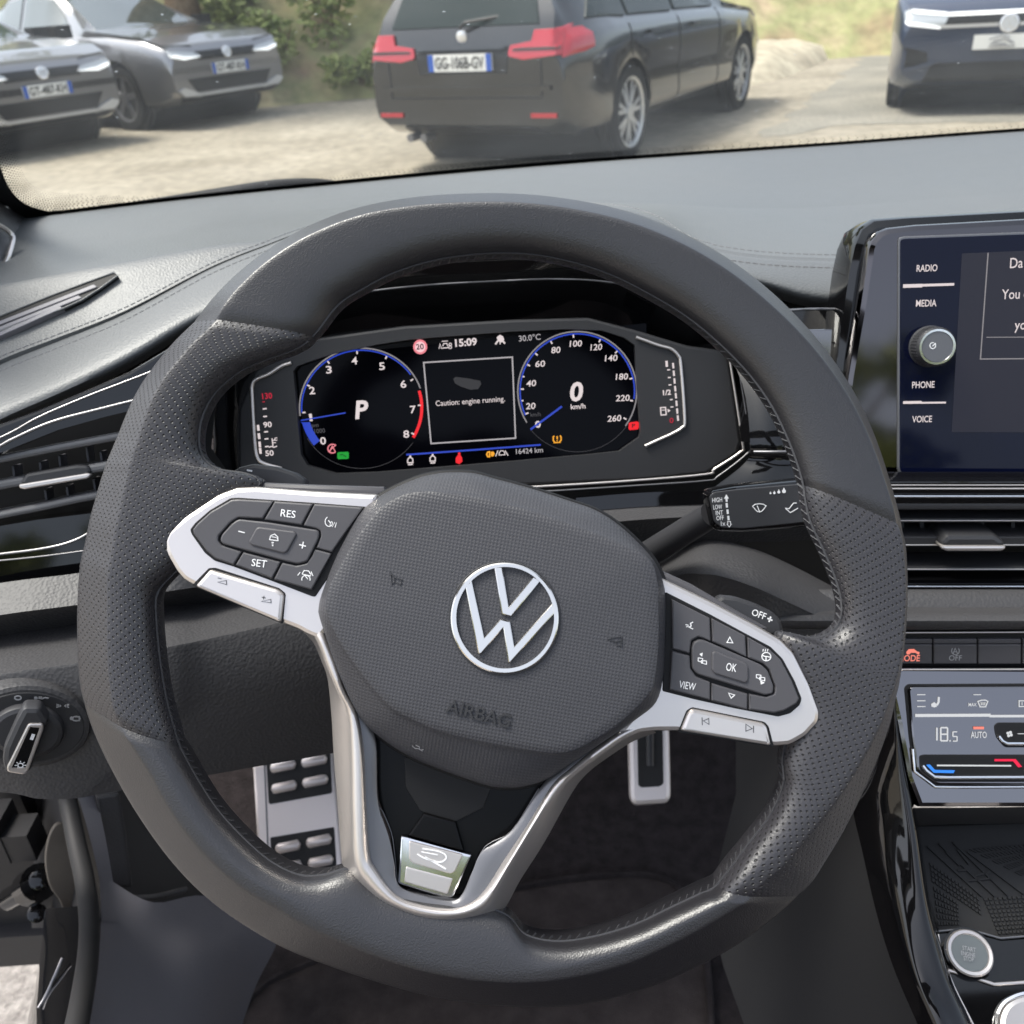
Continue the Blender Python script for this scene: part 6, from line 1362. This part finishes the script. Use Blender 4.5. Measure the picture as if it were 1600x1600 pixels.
pwire('edge_line', TP, .001, [(1466, 1455), (1510, 1451), (1563, 1466), (1600, 1463), (XR, 1450)], 1.3, M['satin_dark'], cs, 0)
pwire('chrome_line', TP, .0012, [(1482, 1516), (1515, 1525), (1553, 1538), (1600, 1535), (XR, 1518)], 2.0, M['satin'], cs, 0)
pwire('chrome_line', TP, .0012, [(1466, 1460), (1473, 1492), (1490, 1540), (1516, 1592), (1550, 1660)], 1.2, M['satin'], cs, 3)
gs = thing('gear_selector', 'gear selector base with a chrome rim at the corner of the console', 'gear selector', tuple(TP.at(1620, 1600, 0)))
slab('base', TP, [(1558, 1660), (1562, 1585), (1572, 1566), (1592, 1556), (1640, 1548), (1760, 1540), (1760, 1700), (1560, 1700)], -.002, .006, .003, M['satin'], gs, r=8)
slab('rim', TP, [(1550, 1670), (1554, 1583), (1566, 1561), (1590, 1549), (1640, 1541), (1768, 1533), (1768, 1710), (1552, 1710)], -.002, .003, .002, M['chrome'], gs, r=8)
sb = thing('start_button', 'round silver engine start button on the gloss black console', 'button', tuple(TP.at(1516, 1489, 0)))
mb = MB(); C_ = TP.at(1515, 1489, .003); mb.lathe(C_, TP.n, [(.0129, -.004), (.0129, .0005), (.0121, .0014), (.0104, .0011), (.0099, .0004)], 48, False); mb.build('ring', M['satin'], sb, 40)
mb = MB(); mb.lathe(C_, TP.n, [(.0099, -.002), (.0099, .0004), (.006, .0001), (0, -.0001)], 48); mb.build('cap', mat('button_silver', (.11, .125, .13), .4), sb, 40)
mb = MB(); mb.lathe(C_, TP.n, [(.0143, -.004), (.0141, .0002), (.0129, .0003)], 48, False); mb.build('collar', M['gloss'], sb, 40)
mk = Marks(TP, .0042, .0001); mk.text('START', (1504, 1484), (1525, 1488), 4.6, .004); mk.text('ENGINE', (1502, 1492), (1524, 1496), 4.4, .004) ; mk.text('STOP', (1506, 1500.5), (1522, 1503), 4.6, .004); mk.build('lettering', M['grey_print'], sb)
Lb = [(1372, 1085, .66), (1362, 1150, .65), (1335, 1240, .63), (1333, 1268, .625), (1347, 1329, .605), (1369, 1425, .585), (1395, 1509, .565), (1431, 1594, .545), (1475, 1690, .525)]
Mb_ = [(1383, 1075, .60), (1382, 1140, .60), (1370, 1215, .592), (1375, 1270, .587), (1392, 1340, .575), (1408, 1430, .56), (1428, 1510, .548), (1462, 1594, .532), (1505, 1690, .518)]
R1b = [(1391, 1070, .582), (1393, 1130, .582), (1397, 1205, .577), (1405, 1285, .57), (1420, 1397, .553), (1438, 1480, .542), (1462, 1545, .533), (1487, 1594, .525), (1530, 1690, .513)]
R2b = [(1398, 1068, .578), (1402, 1130, .578), (1414, 1205, .575), (1430, 1285, .567), (1447, 1397, .553), (1463, 1465, .545), (1485, 1535, .537), (1514, 1594, .53), (1555, 1690, .517)]
R3b = [(1402, 1068, .60), (1406, 1130, .60), (1420, 1205, .60), (1436, 1285, .60), (1452, 1397, .585), (1468, 1465, .57), (1490, 1535, .56), (1518, 1594, .55), (1560, 1690, .53)]
mb = loft_smooth([Lb, [(x, y, d - .010) for x, y, d in mixr(Lb, R1b, .5)], R1b, R2b, R3b], 5, 5); mb.build('side_blade', M['gloss'], cs, 60)
mb = loft([[(1150, 1130, .95), (1260, 1130, .80), (1372, 1085, .665)], [(1150, 1240, .93), (1240, 1240, .78), (1333, 1268, .628)], [(1120, 1360, .92), (1230, 1345, .75), (1347, 1329, .608)], [(1110, 1425, .92), (1240, 1425, .74), (1369, 1425, .588)], [(1130, 1509, .86), (1270, 1509, .70), (1395, 1509, .568)], [(1160, 1594, .80), (1310, 1594, .66), (1431, 1594, .548)], [(1200, 1690, .75), (1350, 1690, .62), (1475, 1690, .528)]], 6); mb.build('side_panel', M['dark'], cs, 50)

# ================================================================== FOOTWELL, SILL, DOOR OPENING
FL = .36
fw = thing('footwell', 'dark carpeted driver footwell below the steering wheel', 'car floor', (0, .8, FL))
xl, xr_ = -.40, .34
mb = MB(); mb.grid([[V((xl - .02, -.3, FL)), V((xr_ + .1, -.3, FL))], [V((xl - .02, .86, FL)), V((xr_ + .1, .86, FL))], [V((xl - .02, 1.06, FL + .14)), V((xr_ + .1, 1.06, FL + .14))], [V((xl - .02, 1.16, FL + .38)), V((xr_ + .1, 1.16, FL + .38))], [V((xl - .02, 1.14, 1.02)), V((xr_ + .1, 1.14, 1.02))]]); mb.build('carpet', M['carpet'], fw, 40)
fm = thing('floor_mat', 'dark floor mat with a stitched edge in front of the driver seat', 'floor mat', tuple(pz(740, 1580, FL + .012)))
o1 = [pz(x, y, FL + .012) for x, y in cr([(330, 1720), (352, 1640), (375, 1585), (420, 1535), (520, 1490), (640, 1440), (740, 1405), (850, 1380), (960, 1368), (1030, 1372), (1070, 1400), (1098, 1470), (1108, 1550), (1112, 1640), (1115, 1720)], 5, False)]
gp = Plane((0, .6, FL), 90, 0); gp.n = V((0, 0, 1)); gp.u = V((1, 0, 0)); gp.v = V((0, 1, 0))
mb = MB(); slab_mb(mb, gp, [gp.uv(p) for p in o1], 0.001, .012, .003); mb.build('mat', M['mat'], fm, 40)
mb = MB(); mb.tube([p + V((0, 0, .001)) for p in o1], .004, 6); mb.build('binding', M['carpet'], fm, 40)
# footrest
FR = Plane(pd(465, 1270, 1.02), 47, -4)
fr_ = thing('footrest', 'brushed metal footrest with black rubber pads left of the pedals', 'footrest', tuple(FR.o))
zf = lambda pts: Z(380, 1160, 7.27, pts)
slab('plate', FR, zf([(105, 262), (245, 240), (1000, 108), (1030, 115), (1060, 560), (1135, 1400), (1170, 1800), (330, 1960), (190, 1960), (150, 1000)]), -.012, 0, .003, M['pedal'], fr_)
slab('edge_groove', FR, zf([(232, 245), (248, 242), (320, 1960), (300, 1960)]), -.002, .0008, .0004, M['satin_dark'], fr_)
for P_ in ([(262, 245), (985, 115), (1008, 560), (990, 580), (310, 702), (288, 690)], [(305, 1080), (1030, 960), (1060, 1420), (1040, 1440), (350, 1560), (330, 1550)]): slab('rubber_pad', FR, zf(P_), -.003, .0015, .0006, M['rubber'], fr_, r=2)
for a, b in (((305, 300), (600, 240)), ((660, 240), (955, 180)), ((320, 535), (612, 475)), ((670, 470), (965, 408)), ((365, 1215), (655, 1155)), ((715, 1150), (1005, 1090)), ((390, 1440), (670, 1385)), ((735, 1380), (1025, 1322))):
    q = zf([a, b]); A_, B_ = FR.at(*q[0], .003), FR.at(*q[1], .003); mb = MB(); mb.tube([A_ + (B_ - A_) * t for t in (0, .06, .12, .5, .88, .94, 1)], [.001, .0045, .0055, .0055, .0055, .0045, .001], 10); mb.build('grip_bar', M['pedal'], fr_, 60)
# accelerator
AC = Plane(pd(1015, 1210, 1.0), 40, 2)
ac = thing('accelerator_pedal', 'hanging metal accelerator pedal with a dark rubber inlay', 'pedal', tuple(AC.o))
za = lambda pts: Z(860, 1130, 4.21, pts)
slab('plate', AC, za([(505, -160), (780, -160), (795, 460), (790, 500), (765, 530), (560, 545), (532, 520), (522, 480)]), -.012, 0, .005, M['pedal'], ac, r=8)
slab('rubber_pad', AC, za([(568, -160), (735, -160), (745, 398), (722, 416), (598, 424), (578, 408)]), -.003, .0015, .0006, M['rubber'], ac, r=4)
mb = MB(); q = za([(655, -100), (655, 280)]); mb.tube([AC.at(*q[0], .002), AC.at(*q[1], .002)], .0045, 8); mb.build('rib', M['key'], ac, 60)
mb = MB(); mb.tube([AC.at(1015, 1150, -.01), pd(1010, 1050, 1.05), pd(1000, 960, 1.08)], .01, 8); mb.build('arm', M['dark'], ac, 50)
# side trim of the footwell, sill cover, seal
sl = thing('side_trim', 'grey plastic side trim and sill cover at the foot of the door opening', 'trim panel', tuple(pd(220, 1450, .72)))
T0 = [(118, 1225, .82), (140, 1300, .80), (155, 1370, .765), (158, 1440, .72), (152, 1510, .67), (138, 1600, .62), (120, 1700, .57)]
T1 = [(146, 1225, .83), (160, 1300, .815), (172, 1375, .785), (185, 1440, .745), (182, 1510, .70), (172, 1600, .65), (155, 1700, .60)]
T2 = [(240, 1395, .84), (240, 1400, .82), (240, 1410, .80), (240, 1450, .78), (240, 1510, .745), (232, 1600, .69), (215, 1700, .64)]
T3 = [(320, 1375, .92), (322, 1385, .90), (325, 1400, .89), (330, 1450, .86), (330, 1510, .82), (318, 1600, .77), (300, 1700, .70)]
T4 = [(440, 1400, 1.02), (440, 1420, 1.0), (440, 1440, .99), (430, 1480, .97), (400, 1540, .95), (372, 1620, .92), (340, 1720, .88)]
S_ = [(146, 1225, .83), (160, 1300, .815), (170, 1370, .785)]
mb = loft_smooth([T0[2:], T1[2:], T2[2:], T3[2:], T4[2:]], 5, 5); mb.build('sill_cover', M['trim_grey'], sl, 60)
mb = loft([[(116, 1225, .815), (138, 1300, .80), (155, 1375, .765), (160, 1440, .72)], [(146, 1225, .83), (163, 1300, .815), (178, 1385, .785), (186, 1440, .745)]], 5); mb.build('door_edge_trim', M['trim_grey'], sl, 50)
mb = loft([[(150, 1228, .86), (212, 1228, .90), (330, 1225, .98)], [(158, 1310, .85), (222, 1310, .90), (340, 1300, .98)], [(165, 1400, .83), (235, 1400, .88), (345, 1385, .96)], [(170, 1470, .82), (240, 1470, .87), (360, 1460, .99)]], 4); mb.build('recess', M['dark'], sl, 40)
FPn = Plane(pd(185, 1310, .84), 8, -30)
slab('flap', FPn, [(150, 1245), (187, 1238), (197, 1300), (208, 1388), (172, 1388), (158, 1310)], -.01, .004, .003, M['dash2'], sl, r=3)
wire('ridge', [(166, 1402, .80), (200, 1404, .81), (240, 1402, .825), (290, 1390, .86)], .003, M['dash2'], sl)
se = thing('door_seal', 'black rubber door seal along the edge of the door opening', 'seal', tuple(pd(130, 1400, .74)))
wire('strip', [(98, 1215, .815), (108, 1260, .81), (120, 1320, .785), (132, 1375, .755), (139, 1430, .72), (138, 1490, .68), (128, 1560, .635), (112, 1640, .59), (95, 1720, .55)], .0075, M['rubber'], se, 10)
# gloss black body sill, hinge pillar and the open door
sk = thing('body_sill', 'gloss black painted body sill outside the door seal', 'sill', tuple(pd(80, 1520, .72)))
mb = loft_smooth([[(128, 1415, .76), (130, 1480, .71), (126, 1540, .665), (112, 1620, .612), (96, 1720, .56)], [(98, 1418, .77), (100, 1485, .725), (94, 1545, .68), (82, 1620, .63), (66, 1720, .58)], [(72, 1420, .80), (64, 1500, .77), (55, 1550, .74), (44, 1600, .71), (20, 1720, .64)], [(70, 1430, .92), (62, 1510, .90), (53, 1560, .86), (42, 1610, .82), (18, 1730, .76)]], 5, 4); mb.build('sill', M['gloss'], sk, 60)
wire('cable', [(98, 1497, .705), (88, 1520, .70), (72, 1555, .695), (60, 1575, .69)], .0014, M['satin_dark'], sk)
hp_ = thing('hinge_pillar', 'black door pillar with an added taupe stand-in for shaded ground beside the rubber seal', 'pillar', tuple(pd(95, 1330, .96)))
mb = loft([[(20, 1215, 1.10), (70, 1215, 1.02), (120, 1215, .92)], [(30, 1300, 1.10), (75, 1300, 1.0), (128, 1300, .90)], [(40, 1380, 1.08), (80, 1380, .97), (140, 1380, .86)], [(50, 1450, 1.04), (90, 1450, .94), (150, 1450, .82)]], 5); mb.build('panel', M['dark'], hp_, 60)
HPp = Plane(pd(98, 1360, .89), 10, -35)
slab('ground_stand_in', HPp, [tuple(v) for v in cr([(90, 1288), (106, 1296), (118, 1340), (128, 1400), (122, 1436), (104, 1430), (92, 1405), (78, 1385), (71, 1345), (77, 1308)], 4)], -.004, 0, .001, mat('shaded_ground_taupe', (.105, .092, .078), .6, var=.2, varscale=20), hp_)  # added taupe stand-in for a patch taken as ground in shade
dr_ = thing('front_door_assembly', 'open black front door with its hinge, at the side of the footwell', 'car door', (-.5, .74, .29))
mb = MB(); mb.box((-.985, .80, .67), .97, .07, .76); o_ = mb.build('panel', M['dark'], dr_, 40)
mb = MB(); mb.box((-.98, .757, .33), .94, .02, .05); mb.build('lower_trim', M['key'], dr_, 40)
mb = MB(); mb.box((-.98, .755, .50), .90, .018, .16); mb.build('door_pocket', M['dark'], dr_, 40)
mb = MB(); mb.cyl(pd(16, 1404, 1.0), pd(66, 1375, .93), .012, n=16); mb.cyl(pd(48, 1387, .94), pd(62, 1378, .925), .018, n=16); mb.build('hinge', M['gloss'], dr_, 40)
for x, y, d, r in ((63, 1374, .915, .010), (58, 1427, .95, .009)):
    mb = MB(); mb.lathe(pd(x, y, d), -ray(x, y), [(r, -.01), (r, .002), (r * .8, .003), (0, .0032)], 16); mb.build('bolt', M['gloss'], dr_, 40)
mb = MB(); mb.box(pd(20, 1310, .97), .05, .03, .035); mb.box(pd(-5, 1300, .97), .03, .04, .05); mb.build('wiring_plug', M['dark'], dr_, 40)

# ---------------- driver's seat and the floor behind (they shade the cabin and show in the gloss parts)
cf_ = MB(); cf_.grid([[V((-.44, -2.2, FL - .01)), V((1.2, -2.2, FL - .01))], [V((-.44, -.29, FL - .01)), V((1.2, -.29, FL - .01))]])
tag(cf_.build('cabin_floor', M['carpet'], None, 0), 'dark carpeted cabin floor under the seats', 'car floor')
M['seat'] = mat('seat_fabric', (.03, .028, .03), .9, bump=[('noise', 900, .5, .001)])
for x0, lb in ((-.02, 'dark driver seat behind the steering wheel'), (.72, 'dark passenger seat beside the centre console')):
    st_ = thing('seat_assembly', lb, 'car seat', (x0, -.45, FL), 'front seats')
    def cushion(name, secs, n=24):
        mb = MB(); rows = []
        for (cy_, cz_, hx, hz, ty) in secs:
            rows.append([V((x0 + hx * abs(cos(a)) ** .5 * (1 if cos(a) > 0 else -1), cy_ + ty * hz * abs(sin(a)) ** .5 * (1 if sin(a) > 0 else -1), cz_ + (1 - abs(ty)) * hz * abs(sin(a)) ** .5 * (1 if sin(a) > 0 else -1))) for a in [2 * pi * k / n for k in range(n)]])
        mb.grid(rows, closed=True); mb.fan(rows[0]); mb.fan(rows[-1], True); mb.build(name, M['seat'], st_, 60)
    cushion('seat_cushion', [(-.02, .60, .20, .03, 0), (-.05, .60, .24, .07, 0), (-.2, .58, .25, .09, 0), (-.5, .56, .25, .09, 0), (-.55, .56, .23, .06, 0)])
    cushion('backrest', [(-.55, .60, .22, .06, .95), (-.58, .70, .25, .09, .95), (-.66, .95, .25, .09, .95), (-.72, 1.10, .20, .07, .95), (-.73, 1.14, .16, .03, .95)])
    mb = MB(); mb.box((x0, -.3, FL + .06), .36, .5, .12); mb.build('seat_base', M['dark'], st_, 30)
